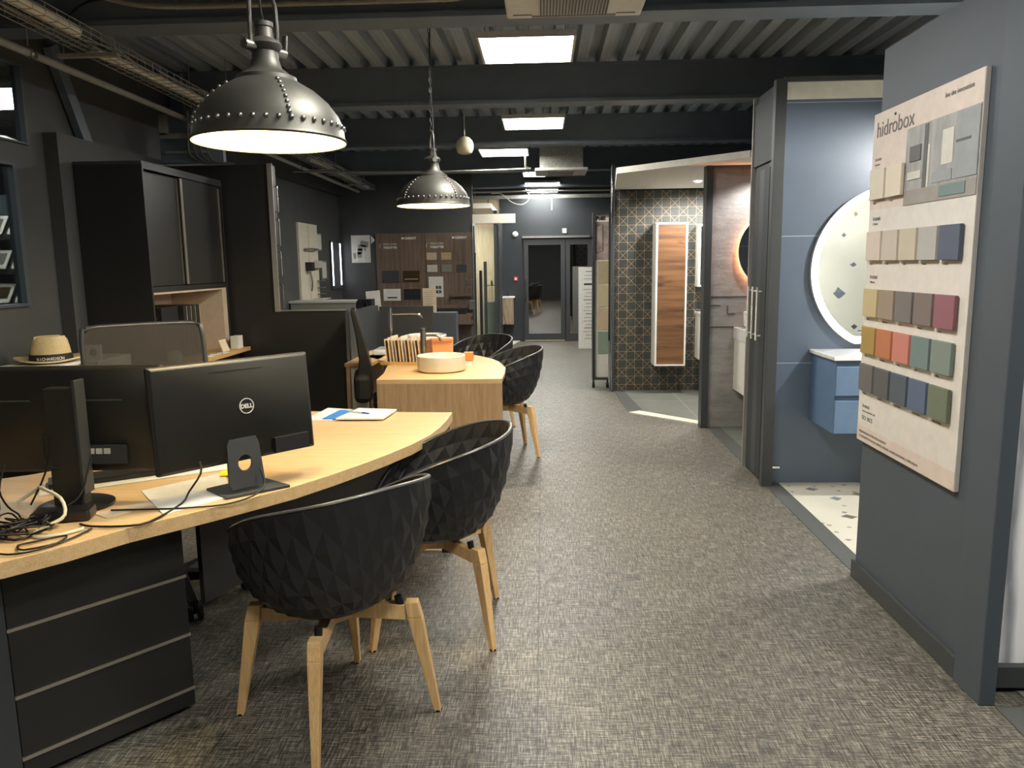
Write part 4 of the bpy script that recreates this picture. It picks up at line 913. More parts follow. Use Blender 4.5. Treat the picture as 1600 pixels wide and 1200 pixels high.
# tray of sample folders
tr = thing('sample_tray', 'shallow oak tray holding the row of upright sample cards', 'tray', (-1.03, 6.04, ZT), R(-9))
MB().box(-.24, .20, -.11, .10, 0, .008).box(-.24, .20, -.118, -.11, 0, .025).box(-.24, .20, .10, .108, 0, .025).build('tray', 'oak_edge', tr)
for i in range(13):
    x = -1.235 + i * .027; y = 6.075 - i * .0045
    c = thing('sample_card', ('first', 'second', 'third', 'fourth', 'fifth', 'sixth', 'seventh', 'eighth', 'ninth', 'tenth', 'eleventh', 'twelfth', 'last')[i] + ' cream sample card from the left in the oak tray', 'sample card', (x, y, ZT + .009), R(-9), 'sample cards in the tray')
    MB().obox((0, 0, .095 + .006 * (i % 3)), (.006, .16, .19 + .012 * (i % 3)), (0, R(-5), 0)).build('board', ('paper_warm', 'stone_resin')[i % 2], c)
    MB().obox((.007, 0, .093), (.005, .155, .175), (0, R(-5), 0)).build('swatch', ('rustic_oak', 'oak_edge', 'rustic_pale')[i % 3], c)
sl = thing('orange_sample_slab', 'orange sample slab with a white edge leaning behind the tall tap', 'sample board', (-.82, 6.12, ZT), R(-4))
MB().obox((0, .0, .10), (.19, .014, .20), (R(-10), 0, 0)).build('slab', 'orange_card', sl, bevel=.003); MB().obox((.0, -.022, .198), (.19, .018, .008), (0, 0, 0)).build('edge', 'white_paint', sl)
dr = thing('drum_basin', 'round basin with white rim and timber sides behind the sample cards', 'basin', (-1.0, 6.50, ZT))
MB().lathe([(.15, 0), (.17, .01), (.172, .17), (.165, .175)], n=48, caps=False).build('body', 'oak_edge', dr, smooth=40)
MB().lathe([(.172, .17), (.176, .18), (.172, .19), (.155, .19), (.14, .06), (.0001, .04)], n=48, caps=False).build('bowl', 'ceramic_white', dr, smooth=40)
bs = thing('square_basin', 'flat white basin edge under the chrome column tap behind the second desk', 'basin', (-1.36, 6.75, ZT)); MB().box(-.13, .10, -.15, .15, 0, .05).build('body', 'ceramic_white', bs, bevel=.012)
tall_tap('tall chrome column tap with long level spout rising from the flat white basin', -1.345, 6.70, ZT + .05, .36, R(4), 'chrome', .022, .28)
cn = thing('orange_candle', 'square orange candle on a small white base behind the cream basin', 'candle', (-.58, 5.88, ZT)); MB().box(-.03, .03, -.03, .03, 0, .04).build('base', 'ceramic_white', cn, bevel=.003)
MB().box(-.037, .037, -.037, .037, .04, .105).build('wax', 'orange', cn, bevel=.006); MB().cyl((0, 0, .105), (.002, 0, .13), .0015, n=5).build('wick', 'ink_black', cn)
flat('paper_card', 'small white card lying behind the candle on the second desk', 'card', [(-.72, 6.02), (-.60, 6.04), (-.60, 6.12), (-.72, 6.10)], ZT, .02, 'white_paint')

# ================================================================== BACK LEFT DISPLAYS
# handles on the partition end
for i, (za, zb) in enumerate(((1.96, 2.16), (1.69, 1.90), (1.44, 1.64), (1.19, 1.38))):
    h_ = thing('pull_handle', ('topmost', 'second from top', 'third from top', 'lowest')[i] + ' of the chrome bow handles on the partition end', 'handle', (-2.16, 6.27, za), 0, 'chrome handles on the partition end')
    MB().tube([(0, 0, 0), (.022, 0, .003), (.026, 0, .02), (.026, 0, zb - za - .02), (.022, 0, zb - za - .003), (0, 0, zb - za)], .006, 8, 4).build('bar', 'chrome', h_, smooth=50)
# accessory board on the rear left wall
XB = -3.3
ab = thing('accessory_board', 'cream panel with bathroom fittings mounted on the rear left wall', 'display board', (XB, 10.8, 1.03)); o_ = (XB, 10.8, 1.03)
MB(o_).box(XB, XB + .03, 10.36, 11.22, 1.03, 2.11).build('panel', 'stone_resin', ab); MB(o_).box(XB + .03, XB + .032, 10.78, 10.785, 1.03, 2.11).build('joint', 'conduit', ab)
MB(o_).tube([(XB + .03, 10.55, 1.75), (XB + .10, 10.56, 1.76), (XB + .10, 11.0, 1.76), (XB + .03, 11.02, 1.75)], .012, 8, 3).build('towel_rail', 'brushed_steel', ab, smooth=50)
MB(o_).box(XB + .03, XB + .12, 10.58, 10.72, 1.46, 1.58).build('soap_box', 'black_laminate', ab); MB(o_).box(XB + .03, XB + .10, 11.0, 11.18, 1.50, 1.60).build('holder', 'white_plastic', ab)
MB(o_).tube([(XB + .05, 10.74, 1.45), (XB + .07, 10.74, 1.3), (XB + .05, 10.76, 1.18)], .012, 8, 3).build('hook', 'brushed_steel', ab, smooth=50)
for k, z in enumerate((1.46, 1.36, 1.27)): MB(o_).box(XB + .03, XB + .13, 11.1, 11.2, z - .15, z - .14).build('small_shelf', 'brushed_steel', ab)
MB(o_).box(XB + .03, XB + .18, 10.85, 11.25, 1.05, 1.065).build('glass_shelf', 'white_plastic', ab)
for i, (y0, y1, z0, z1) in enumerate(((11.25, 11.5, 1.75, 2.0), (11.45, 11.7, 1.33, 1.60))):
    f_ = thing('information_sheet', ('framed grey sheet on the rear left wall above the fittings panel edge', 'framed grey sheet lower down beside the lit mirror')[i], 'poster', (XB, (y0 + y1) / 2, z0))
    MB().box(0, .01, -(y1 - y0) / 2, (y1 - y0) / 2, 0, z1 - z0).build('frame', 'conduit', f_); MB().box(.01, .012, -(y1 - y0) / 2 + .02, (y1 - y0) / 2 - .02, .02, z1 - z0 - .02).build('sheet', 'board_white', f_)
lm = thing('lit_mirror', 'tall mirror with two white light strips on the rear left wall', 'mirror', (XB, 12.22, 1.16))
MB().box(0, .03, -.28, .28, 0, .75).build('body', 'anthracite', lm); mat('mirror', (225, 230, 232), .02, 1, var=.01)
MB().box(.03, .032, -.27, .27, .01, .74).build('glass', 'mirror', lm)
for s_ in (-1, 1): MB().box(.032, .034, s_ * .24 - .03, s_ * .24 + .03, .06, .72).build('light_strip', 'led_cool', lm)
ct = thing('speckled_counter', 'speckled grey counter block with pale top behind the low partition', 'counter', (-2.85, 10.0, 0))
MB().box(-.43, .42, -.10, .3, 0, 1.05).build('body', 'speckle_top', ct); MB().box(-.45, .43, -.12, .3, 1.05, 1.075).build('top', 'white_plastic', ct)
for i in range(2):
    o = tag(MB().box(-.04, .04, -.1, .1, 0, .17).build('black_binder', 'ink_black', None, loc=(-2.36 + i * .10, 10.0, .92)), ('left', 'right')[i] + ' black binder at the right end of the speckled counter', 'binder', 'binders by the counter')
tag(MB().box(-.12, .1, 0, .5, 0, .92).build('side_cabinet', 'anthracite', None, loc=(-2.30, 9.9, 0)), 'low grey cabinet at the right end of the speckled counter carrying the binders', 'cabinet')
ls = thing('leaning_sheet', 'white printed sheet standing behind the black binders', 'poster', (-2.28, 10.3, .92)); MB().obox((0, 0, .13), (.19, .01, .27), (R(-6), R(-5), 0)).build('sheet', 'board_white', ls)
MB().box(-.2, .2, -.05, .1, 0, .0).build if False else None
po = thing('wall_poster', 'pale leaflet poster with line drawings in the dark rear corner', 'poster', (-2.96, 12.6, 1.57))
MB().box(-.155, .155, -.012, 0, 0, .44).build('sheet', 'board_white', po)
for i in range(4): MB().obox((-.06 + .04 * i, -.013, .12 + .06 * i), (.13, .002, .09), (0, R(-12 + 8 * i), 0)).build('drawing', 'conduit', po)
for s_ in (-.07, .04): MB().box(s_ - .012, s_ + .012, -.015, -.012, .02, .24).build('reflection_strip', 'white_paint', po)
fl_ = thing('corner_flag', 'small white pointed tag beside the leaflet poster', 'tag', (-2.765, 12.59, 1.93)); MB().loft([(-.02, -.01, -.06), (.045, -.01, 0), (-.02, -.01, .07)], [(-.02, -.004, -.06), (.045, -.004, 0), (-.02, -.004, .07)]).build('flag', 'paper', fl_)
# toilet plate wall
gx0, gx1, gz0, gz1 = -2.70, -1.135, .72, 2.03; gy = 12.54
gb = thing('flush_plate_display', 'dark wood display wall with GEBERIT lettering and flush plate samples', 'display board', (-1.92, gy, 0)); o_ = (-1.92, gy, 0)
MB(o_).box(gx0, gx1, gy, 12.595, 0, gz1).build('backboard', 'walnut_panel', gb)
MB(o_).box(-1.90, -1.893, gy - .002, gy, 0, gz1).build('joint', 'ink_black', gb)
def plate(x0, x1, z0, z1, m, nm='flush_plate', d=.012): return MB(o_).box(x0, x1, gy - d, gy, z0, z1).build(nm, m, gb, bevel=.002)
mat('graphite', (62, 64, 68), .4); mat('bronze', (84, 70, 46), .3, .6); mat('swatch_beige', (186, 166, 140), .6); mat('swatch_tan', (176, 150, 110), .6); mat('swatch_grey', (186, 182, 168), .6); mat('swatch_green', (116, 120, 110), .6)
plate(-2.615, -2.335, 1.245, 1.435, 'graphite'); p_ = plate(-2.275, -2.0, 1.25, 1.43, 'bronze'); MB(o_).box(-2.25, -2.03, gy - .016, gy - .012, 1.29, 1.302).build('button', 'swatch_beige', p_)
p_ = plate(-2.605, -2.325, .95, 1.14, 'white_paint'); MB(o_).box(-2.54, -2.38, gy - .016, gy - .012, .99, 1.01).build('button', 'ink_black', p_); plate(-2.27, -1.995, .965, 1.135, 'ink_black')
for (x, z, m) in ((-1.88, 1.60, 'swatch_beige'), (-1.645, 1.60, 'swatch_tan'), (-1.41, 1.60, 'walnut_panel'), (-1.875, 1.405, 'swatch_grey'), (-1.64, 1.405, 'swatch_green'), (-1.40, 1.405, 'graphite')): plate(x, x + .165, z, z + .115, m, 'colour_sample')
p_ = plate(-1.86, -1.62, 1.0, 1.33, 'board_white', 'photo_sheet', .006)
for k in range(4): MB(o_).box(-1.745 + (k % 2) * .05, -1.705 + (k % 2) * .05, gy - .008, gy - .006, 1.06 + (k // 2) * .07, 1.11 + (k // 2) * .07).build('picture', 'graphite', p_)
MB(o_).box(-1.50, -1.16, gy - .10, gy, 1.01, 1.035).build('small_shelf', 'walnut_panel', gb)
ft = face((0, 0, 0), (1, 0, 0), (0, 0, 1))
for x in (-2.28, -1.46):
    MB(o_).box(x, x + .035, gy - .006, gy, 1.935, 1.965).build('logo_square', 'white_paint', gb)
    text('lettering', 'GEBERIT', .052, 'white_paint', gb, face((x + .045 - o_[0], -.004, 1.932), (1, 0, 0), (0, 0, 1)), .001, 'LEFT', .0015)
for x in (-2.58, -1.82):
    text('lettering', 'MON COIN', .042, 'paper', gb, face((x - o_[0], -.004, 1.845), (1, 0, 0), (0, 0, 1)), .001)
    text('lettering', 'TOILETTES', .046, 'white_paint', gb, face((x - o_[0], -.004, 1.79), (1, 0, 0), (0, 0, 1)), .001, 'LEFT', .0018)
    MB(o_).tube([(x - .03, gy - .004, 1.87), (x - .055, gy - .004, 1.85), (x - .06, gy - .004, 1.82), (x - .045, gy - .004, 1.80)], .0025, 5, 3).build('logo_mark', 'paper', gb)
wb = thing('wall_hung_bench', 'walnut box unit with dark recess at the foot of the flush plate wall', 'cabinet', (-1.40, 12.2, .70))
MB().box(-.48, .26, -.08, .30, 0, .04).box(-.48, .26, .26, .30, .04, .17).box(-.48, .26, -.08, .30, -.12, -.08).box(-.48, .26, -.08, -.05, -.08, 0).build('body', 'walnut_panel', wb)
MB().box(-.44, .18, -.06, .2, .0405, .13).build('recess', 'ink_black', wb)
lf = thing('leaflet', 'tall beige printed leaflet standing on the dark plinth', 'leaflet', (-1.18, 7.98, 1.031)); MB().box(-.07, .07, 0, .006, 0, .25).build('sheet', 'paper_warm', lf)
for k in range(9): MB().box(-.055, .05 - .01 * (k % 3), -.0012, 0, .03 + k * .022, .034 + k * .022).build('print_line', 'conduit', lf)
# shower column stand at the end of the flush plate wall
sc = thing('shower_glass_stand', 'narrow glass shower sample with white post, holders and hinges', 'shower screen', (-1.05, 12.4, 0)); o_ = (-1.05, 12.4, 0)
MB(o_).box(-1.105, -1.085, 12.38, 12.45, 0, 2.12).build('post', 'anthracite', sc); MB(o_).box(-1.085, -1.07, 12.38, 12.42, 0, 1.7).build('profile', 'chrome', sc)
MB(o_).box(-1.02, -.975, 12.40, 12.42, 0, 1.42).build('black_profile', 'ink_black', sc); MB(o_).box(-.95, -.90, 12.42, 12.44, 0, 1.56).build('grey_profile', 'anthracite', sc)
MB(o_).box(-1.07, -.78, 12.445, 12.452, .02, 2.1).build('glass', 'clear_glass', sc)
MB(o_).tube([(-1.10, 12.38, 1.28), (-1.22, 12.36, 1.28), (-1.22, 12.36, 1.17), (-1.10, 12.38, 1.17)], .008, 6, 2).build('holder', 'chrome', sc, smooth=50)
MB(o_).box(-1.20, -1.09, 12.34, 12.38, .80, .95).build('dispenser', 'brushed_steel', sc, bevel=.01)
MB(o_).cyl((-1.17, 12.32, .22), (-1.07, 12.32, .22), .055, n=20).build('paper_roll', 'white_paint', sc, smooth=40)
tp = thing('black_shower_shelf', 'small black shower shelf with bottle on the beige back room wall', 'shelf', (-.93, 14.0, 1.13)); MB().box(-.09, .09, -.05, .08, 0, .012).cyl((0, 0, .012), (0, 0, .07), .018, n=10).cyl((0, 0, .07), (0, 0, .10), .01, n=8).build('shelf', 'ink_black', tp)
MB().box(-.003, .003, .05, .08, -1.13, 0).build('post', 'ink_black', tp)
tb = thing('mirror_glass_panel', 'greenish glass sheet standing in the small room at the back left', 'glass panel', (-.95, 13.6, .0)); MB().box(-.10, .10, 0, .01, .007, .86).build('pane', 'pale_glass', tb); MB().box(-.10, .10, -.004, 0, .85, .865).build('edge', 'white_paint', tb)
# small timber vanity right of the opening
vn = thing('timber_vanity', 'small pale timber basin unit with tap, left of the entrance doors', 'vanity unit', (-.68, 14.9, .37)); o_ = (-.68, 14.9, .37)
MB(o_).box(-.775, -.60, 14.72, 15.095, .37, .87).build('body', 'rustic_pale', vn, bevel=.002); MB(o_).box(-.60, -.565, 14.73, 15.095, .37, .87).build('side', 'ink_black', vn); MB(o_).box(-.775, -.565, 14.70, 14.72, .37, .87).build('door', 'rustic_pale', vn)
MB(o_).box(-.775, -.55, 14.69, 15.095, .87, .895).build('top', 'white_paint', vn); MB(o_).tube([(-.68, 14.95, .895), (-.68, 14.95, 1.03), (-.68, 14.86, 1.04)], .012, 8, 3).build('tap', 'chrome', vn, smooth=50)
sv = thing('siren', 'round white alarm sounder high on the dark wall left of the entrance doors', 'alarm', (-.53, 15.1, 2.08)); MB().lathe([(.055, 0), (.055, .02), (.04, .035), (.0001, .04)], n=24).build('body', 'white_paint', sv, smooth=40).rotation_euler = (R(90), 0, 0)
em = thing('emergency_light', 'small square white fitting above the entrance doors', 'sign', (.42, 15.095, 2.09)); MB().box(-.04, .04, -.03, 0, 0, .085).build('body', 'white_paint', em, bevel=.005); MB().box(-.002, .002, -.033, -.03, .01, .075).build('mark', 'conduit', em)
ca = thing('fire_alarm_button', 'small red fire call point left of the entrance doors', 'alarm', (-.53, 15.1, 1.19)); MB().box(-.042, .042, -.03, 0, 0, .085).build('body', 'red_plastic', ca, bevel=.004); MB().box(-.02, .02, -.033, -.03, .02, .06).build('button', 'white_paint', ca)
# standing white banner and tile sample rack
bn = thing('printed_banner', 'white printed panel leaning beyond the tile rack near the entrance', 'sign', (.75, 13.7, 0)); o_ = (.75, 13.7, 0)
MB(o_).box(.625, .95, 13.69, 13.71, 0.005, 1.445).build('panel', 'white_paint', bn)
MB(o_).box(.72, .90, 13.686, 13.69, 1.13, 1.16).build('black_bar', 'ink_black', bn)
for k in range(20):
    z = 1.36 - k * .062
    if abs(z - 1.145) < .04: continue
    MB(o_).box(.75 - .02 * (k % 3), .88, 13.687, 13.69, z, z + .008 + .006 * (k % 4 == 0)).build('print_line', 'ink', bn)
rk = thing('tile_rack', 'tall black wheeled rack with PoliS header and four tile samples', 'display rack', (.72, 9.40, 0)); o_ = (.72, 9.40, 0)
MB(o_).box(.595, .625, 9.33, 9.47, .10, 2.11).box(.625, .79, 9.44, 9.47, .10, 2.11).box(.625, .79, 9.33, 9.47, 2.09, 2.11).box(.625, .79, 9.33, 9.44, .10, .125).build('frame', 'black_laminate', rk)
MB(o_).box(.625, .79, 9.405, 9.44, .125, 1.55).build('panel', 'white_plastic', rk)
hd = MB(o_).box(.625, .79, 9.405, 9.44, 2.0, 2.09).build('header', 'white_paint', rk); text('lettering', 'PoliS', .058, 'ink_black', hd, face((.637 - o_[0], 9.404 - o_[1], 2.022), (1, 0, 0), (0, 0, 1)), .001, 'LEFT', .004)
t = mk('bath_photo'); nn = t.noise(t.co((1, 1, 1)), 6, 4, .6); t.link(t.ramp(nn, [(.35, srgb((120, 106, 98))), (.6, srgb((176, 158, 146)))]), t.b.inputs['Base Color'])
ph = MB(o_).box(.625, .79, 9.405, 9.44, 1.55, 2.0).build('photo', 'bath_photo', rk); MB(o_).tube([(.64, 9.40, 1.63), (.64, 9.40, 1.95), (.72, 9.40, 1.97), (.72, 9.40, 1.66), (.64, 9.40, 1.63)], .004, 5, 0).build('shower_drawing', 'graphite', ph)
mat('tile_sand', (166, 152, 118), .45); mat('tile_ivory', (184, 172, 136), .45); mat('tile_beige', (186, 164, 134), .45); mat('tile_sage', (126, 140, 126), .45)
for i, (m, z0) in enumerate((('tile_sand', 1.27), ('tile_ivory', .99), ('tile_beige', .71), ('tile_sage', .42))): MB(o_).box(.665, .79, 9.395, 9.405, z0, z0 + .265).build('tile_sample', m, rk)
for x in (.61, .78):
    MB(o_).cyl((x - .015, 9.36, .035), (x + .015, 9.36, .035), .034, n=16).box(x - .01, x + .01, 9.35, 9.37, .05, .10).build('castor', 'rubber', rk, smooth=40)

# ================================================================== RIGHT SIDE
# tall timber cabinet in the star tile alcove
YW = 9.10
tc = thing('tall_cabinet', 'tall white-framed wall cabinet with rustic timber door on the star tiles', 'cabinet', (1.465, 9.0, .335)); o_ = (1.465, 9.0, .335); yf = 8.80
MB(o_).box(1.27, 1.29, yf, YW, .335, 1.95).box(1.60, 1.62, yf, YW, .335, 1.95).box(1.29, 1.60, yf, YW, 1.93, 1.95).box(1.29, 1.60, yf, YW, .335, .355).build('carcass', 'white_paint', tc, bevel=.001)
MB(o_).box(1.292, 1.598, yf + .005, yf + .025, .358, 1.928).build('door', 'rustic_oak', tc)
mc = thing('mirror_cabinet', 'small white mirror cabinet right of the tall timber cabinet', 'mirror cabinet', (1.95, 9.0, 1.23)); MB().box(-.18, .30, -.06, .10, 0, .70).build('body', 'white_paint', mc, bevel=.002); MB().box(-.155, .30, -.064, -.06, .02, .68).build('mirror_door', 'mirror', mc)
vw = thing('white_vanity', 'white basin unit below the mirror cabinet in the star tile alcove', 'vanity unit', (1.95, 8.85, .40)); MB().box(-.17, .45, -.20, .25, 0, .50).build('body', 'white_paint', vw, bevel=.003); MB().box(-.18, .46, -.22, .25, .50, .54).build('basin_top', 'ceramic_white', vw, bevel=.004)
MB().box(-.165, .44, -.205, -.20, .01, .49).build('drawer_front', 'white_paint', vw)
def cabin_spot(x, y, z, label, tgt, w_=SPOT, ang=100, col=(1, .97, .92)):
    t_ = thing('recessed_spotlight', label, 'spotlight', (x, y, z - .012))
    MB().lathe([(.045, 0), (.045, .006), (.034, .006), (.034, 0)], n=24, closed=True).build('trim_ring', 'white_paint', t_, smooth=40)
    MB().lathe([(.033, .003), (.0001, .003)], n=24, caps=False).build('lens', 'spot_glow', t_)
    spot('spot_lamp', (0, 0, -.03), w_, col, t_, tgt, ang); return t_
cabin_spot(1.62, 8.30, 2.345, 'recessed spotlight glowing in the white ceiling over the star tiles', (0, .35, -1), SPOT * .75, 140)
cabin_spot(2.10, 8.30, 2.345, 'recessed spotlight over the white basin unit, hidden right of the timber cabinet', (-.1, .35, -1), SPOT * 1.2, 140)
cabin_spot(2.05, 6.70, 2.345, 'recessed spotlight in front of the grey stone wall', (-.15, .25, -1), SPOT * .6, 120)
# stone alcove
rm = thing('round_backlit_mirror', 'round mirror with warm halo on the grey stone wall, half hidden', 'mirror', (2.07, 7.03, 1.60))
MB().lathe([(.29, 0), (.29, .03), (.0001, .03)], n=48, caps=False).build('back_box', 'anthracite', rm, smooth=40).rotation_euler = (R(90), 0, 0)
MB().lathe([(.296, .006), (.296, .024)], n=48, caps=False).build('light_band', 'led_warm', rm).rotation_euler = (R(90), 0, 0)
o = MB().lathe([(.335, .032), (.335, .042), (.0001, .042)], n=64, caps=False).build('glass', 'mirror', rm, smooth=40); o.rotation_euler = (R(90), 0, 0)
sv = thing('stone_alcove_vanity', 'white basin unit on the grey stone wall, just showing past the door stack', 'vanity unit', (2.05, 6.80, .36)); MB().box(-.32, .32, -.22, .225, 0, .46).build('body', 'white_paint', sv, bevel=.003); MB().box(-.33, .33, -.235, .225, .46, .57).build('basin_top', 'ceramic_white', sv, bevel=.006)
vb = thing('vessel_basin', 'white vessel basin on the stone alcove unit below the halo mirror', 'basin', (1.95, 6.85, .931)); MB().lathe([(.16, 0), (.18, .02), (.19, .14), (.18, .14), (.16, .03), (.0001, .02)], n=40).build('bowl', 'ceramic_white', vb, smooth=40)
# stack of sliding doors between the alcoves
ds = thing('door_sample_stack', 'stack of dark sliding door samples with chrome bar handles between two alcoves', 'door display', (1.50, 5.38, 0)); o_ = (1.50, 5.38, 0)
MB(o_).box(1.475, 1.50, 5.64, 5.66, 0, 2.63).build('end_post', 'panel_edge', ds)
MB(o_).box(1.50, 1.545, 5.30, 5.655, 0, 2.63).build('frame', 'wall_slate', ds)
MB(o_).box(1.47, 1.5405, 5.105, 5.165, 0, 2.64).build('front_post', 'anthracite', ds, bevel=.002)
MB(o_).box(1.5405, 1.5435, 5.12, 5.19, 0, 2.53).build('front_post_edge', 'chrome', ds)
MB(o_).box(1.50, 1.54, 5.165, 5.30, 0, 2.63).build('filler', 'anthracite', ds)
MB(o_).box(1.485, 1.50, 5.17, 5.64, 2.16, 2.58).build('upper_panel', 'wall_slate', ds, bevel=.004)
for i in range(3):
    y0 = 5.20 + i * .135; xx = 1.488 - .006 * (2 - i)
    dl = MB(o_).box(xx, 1.50, y0, y0 + .115, .03, 2.12).build('door_leaf', ('wall_slate', 'anthracite', 'wall_slate')[i], ds, bevel=.002)
    yy = y0 + .09
    MB(o_).tube([(xx, yy, 1.01), (xx - .03, yy, 1.01), (xx - .03, yy, .98), (xx - .03, yy, 1.34), (xx - .03, yy, 1.31), (xx, yy, 1.31)], .007, 8, 0).build('bar_handle', 'white_plastic', dl, smooth=50)
# blue alcove: vanity, ring mirror, tap
bv = thing('blue_vanity', 'blue two-drawer basin unit with white top on the blue wall', 'vanity unit', (2.10, 4.97, .45)); o_ = (2.10, 4.97, .45)
MB(o_).box(1.795, 2.60, 4.765, 5.188, .445, .905).build('body', 'vanity_blue', bv, bevel=.004)
for z0, z1 in ((.447, .655), (.685, .868)): MB(o_).box(1.797, 2.598, 4.745, 4.765, z0, z1).build('drawer', 'vanity_blue', bv, bevel=.004)
MB(o_).box(1.80, 2.598, 4.760, 4.766, .655, .685).box(1.80, 2.598, 4.76, 4.766, .868, .903).build('grip_groove', 'vanity_groove', bv)
MB(o_).box(1.775, 2.62, 4.735, 5.188, .905, .930).build('basin_top', 'ceramic_white', bv, bevel=.004)
tp = thing('basin_tap', 'chrome mixer tap on the white top before the ring mirror', 'tap', (2.15, 5.12, .931), R(180)); MB().cyl((0, 0, 0), (0, 0, .12), .018, n=16).build('column', 'chrome', tp, smooth=40)
MB().obox((0, .06, .11), (.028, .13, .016), (R(-6), 0, 0)).build('spout', 'chrome', tp, bevel=.004); MB().obox((0, .02, .14), (.022, .08, .008), (R(12), 0, 0)).build('lever', 'chrome', tp, bevel=.002)
rmi = thing('ring_mirror', 'large round mirror with glowing white ring and cut flat bottom on the blue wall', 'mirror', (2.30, 5.19, 1.45))
RO = .545
def dring(r0, y0, y1, cut, n=96):
    out = []
    for i in range(n):
        a = 2 * pi * i / n; out.append((r0 * cos(a), max(r0 * sin(a), cut)))
    return out
def dplate(pts_, y0, y1, name, m, par):
    n = len(pts_); MB().add([(x, y0, z) for x, z in pts_] + [(x, y1, z) for x, z in pts_], [tuple(range(n)), tuple(range(n, 2 * n))[::-1]] + [(i, n + i, n + (i + 1) % n, (i + 1) % n) for i in range(n)]).build(name, m, par)
dplate(dring(RO, 0, 0, -.485), -.035, -.002, 'back_box', 'white_plastic', rmi)
dplate(dring(RO - .045, 0, 0, -.44), -.0375, -.0355, 'glass', 'mirror', rmi)
a_ = dring(RO - .002, 0, 0, -.483); b_ = dring(RO - .042, 0, 0, -.437); n = len(a_)
MB().add([(x, -.0385, z) for x, z in a_] + [(x, -.0385, z) for x, z in b_] + [(x, -.0355, z) for x, z in a_] + [(x, -.0355, z) for x, z in b_], [(i, (i + 1) % n, n + (i + 1) % n, n + i) for i in range(n)] + [(2 * n + i, 3 * n + i, 3 * n + (i + 1) % n, 2 * n + (i + 1) % n) for i in range(n)] + [(i, 2 * n + i, 2 * n + (i + 1) % n, (i + 1) % n) for i in range(n)]).build('light_ring', 'ring_led', rmi)
ss = thing('shower_screen', 'clear glass shower screen with chrome rail opposite the ring mirror', 'shower screen', (2.2, 4.05, 0)); o_ = (2.2, 4.05, 0)
MB(o_).box(2.85, 2.858, 3.64, 4.40, .01, 2.05).build('glass', 'clear_glass', ss); MB(o_).box(2.84, 2.868, 4.40, 4.43, .006, 2.06).build('rail', 'chrome', ss)
cabin_spot(2.35, 4.1, 2.385, 'second spotlight above the blue alcove, aimed at the terrazzo wall', (.1, -.45, -1), SPOT * .5, 140)  # added lamp, brightens the terrazzo reflected in the ring mirror
cabin_spot(2.75, 4.15, 2.385, 'spotlight above the blue alcove, hidden behind the column wall', (-.62, .55, -1), SPOT * 1.3, 120)
bar = thing('spotlight_bar', 'dark bar carrying the blue alcove spotlight over the terrazzo wall', 'bar', (2.5, 4.12, 2.378)); MB().box(-.35, .79, -.05, .05, 0, .03).build('bar', 'anthracite', bar)
mbk = thing('metal_bracket', 'tiny chrome bracket low on the blue wall edge', 'bracket', (1.56, 5.188, .11)); MB().box(-.0, .05, -.01, 0, 0, .012).build('plate', 'chrome', mbk)

# colour chart board on the column wall
YB0 = 3.62; XF = 1.478
cb = thing('colour_chart_board', 'large white and pink hidrobox colour chart with fabric-like swatches on the column wall', 'display board', (1.50, 3.19, .68)); o_ = (1.50, 3.19, .68)
MB(o_).box(XF + .002, 1.499, YB0 - .87, YB0, .68, 2.150).build('board', 'board_white', cb, bevel=.002)
def pan(u0, u1, z0, z1, m, nm, d=.0006, dd=0): return MB(o_).box(XF + .002 - d - dd, XF + .002 - dd, YB0 - u1, YB0 - u0, z0, z1).build(nm, m, cb)
pan(.002, .868, 1.905, 2.149, 'board_pink', 'pink_header'); pan(.002, .330, 1.735, 1.905, 'board_pink', 'pink_field'); pan(.002, .868, .681, .752, 'board_pink', 'pink_footer')
t = mk('bathroom_photo'); s3 = t.sep(t.co()); 
base = t.ramp(t.noise(t.co((1, 3, 1)), 5, 5, .6), [(.3, srgb((128, 128, 128))), (.7, srgb((172, 170, 166)))])
t.link(base, t.b.inputs['Base Color'])
ph = MB(o_).box(XF - .0004, XF + .0016, YB0 - .868, YB0 - .330, 1.732, 2.035).build('photo', 'bathroom_photo', cb)
PPK = [0]
def pp_(u0, u1, z0, z1, m, nm): PPK[0] += 1; MB(o_).box(XF - .0008 - .00035 * PPK[0], XF - .0003, YB0 - u1, YB0 - u0, z0, z1).build(nm, m, ph)
mat('ph_dark', (92, 92, 92), .6); mat('ph_light', (204, 202, 190), .6); mat('ph_floor', (150, 144, 138), .6); mat('ph_tray', (112, 132, 130), .6); mat('ph_mid', (150, 154, 156), .6)
pp_(.335, .868, 1.733, 1.79, 'ph_floor', 'printed_floor'); pp_(.48, .51, 1.79, 2.03, 'ph_dark', 'printed_column'); pp_(.515, .53, 1.79, 1.95, 'ph_light', 'printed_towel'); pp_(.62, .70, 1.86, 1.985, 'ph_light', 'printed_window'); pp_(.56, .70, 1.80, 1.84, 'ph_mid', 'printed_bathtub')
pp_(.715, .866, 1.80, 2.03, 'ph_mid', 'printed_screen'); pp_(.72, .82, 1.925, 1.935, 'ph_dark', 'printed_shelf'); pp_(.62, .80, 1.745, 1.785, 'ph_tray', 'printed_tray'); pp_(.37, .46, 1.90, 1.96, 'ph_dark', 'printed_mirror'); pp_(.36, .47, 1.83, 1.86, 'ph_light', 'printed_basin')
FR = lambda u, z, x=XF: face((x - o_[0], YB0 - u - o_[1], z - o_[2]), (0, -1, 0), (0, 0, 1))
text('lettering', 'hidr', .095, 'ink', cb, FR(.035, 2.045), .0004); text('lettering', 'obox', .095, 'ink', cb, FR(.185, 2.045), .0004)
MB(o_).sphere((XF, YB0 - .212, 2.118), .006, 8).build('logo_dot', 'ink', cb)
text('lettering', 'live the innovation', .026, 'ink', cb, FR(.615, 2.098), .0003)
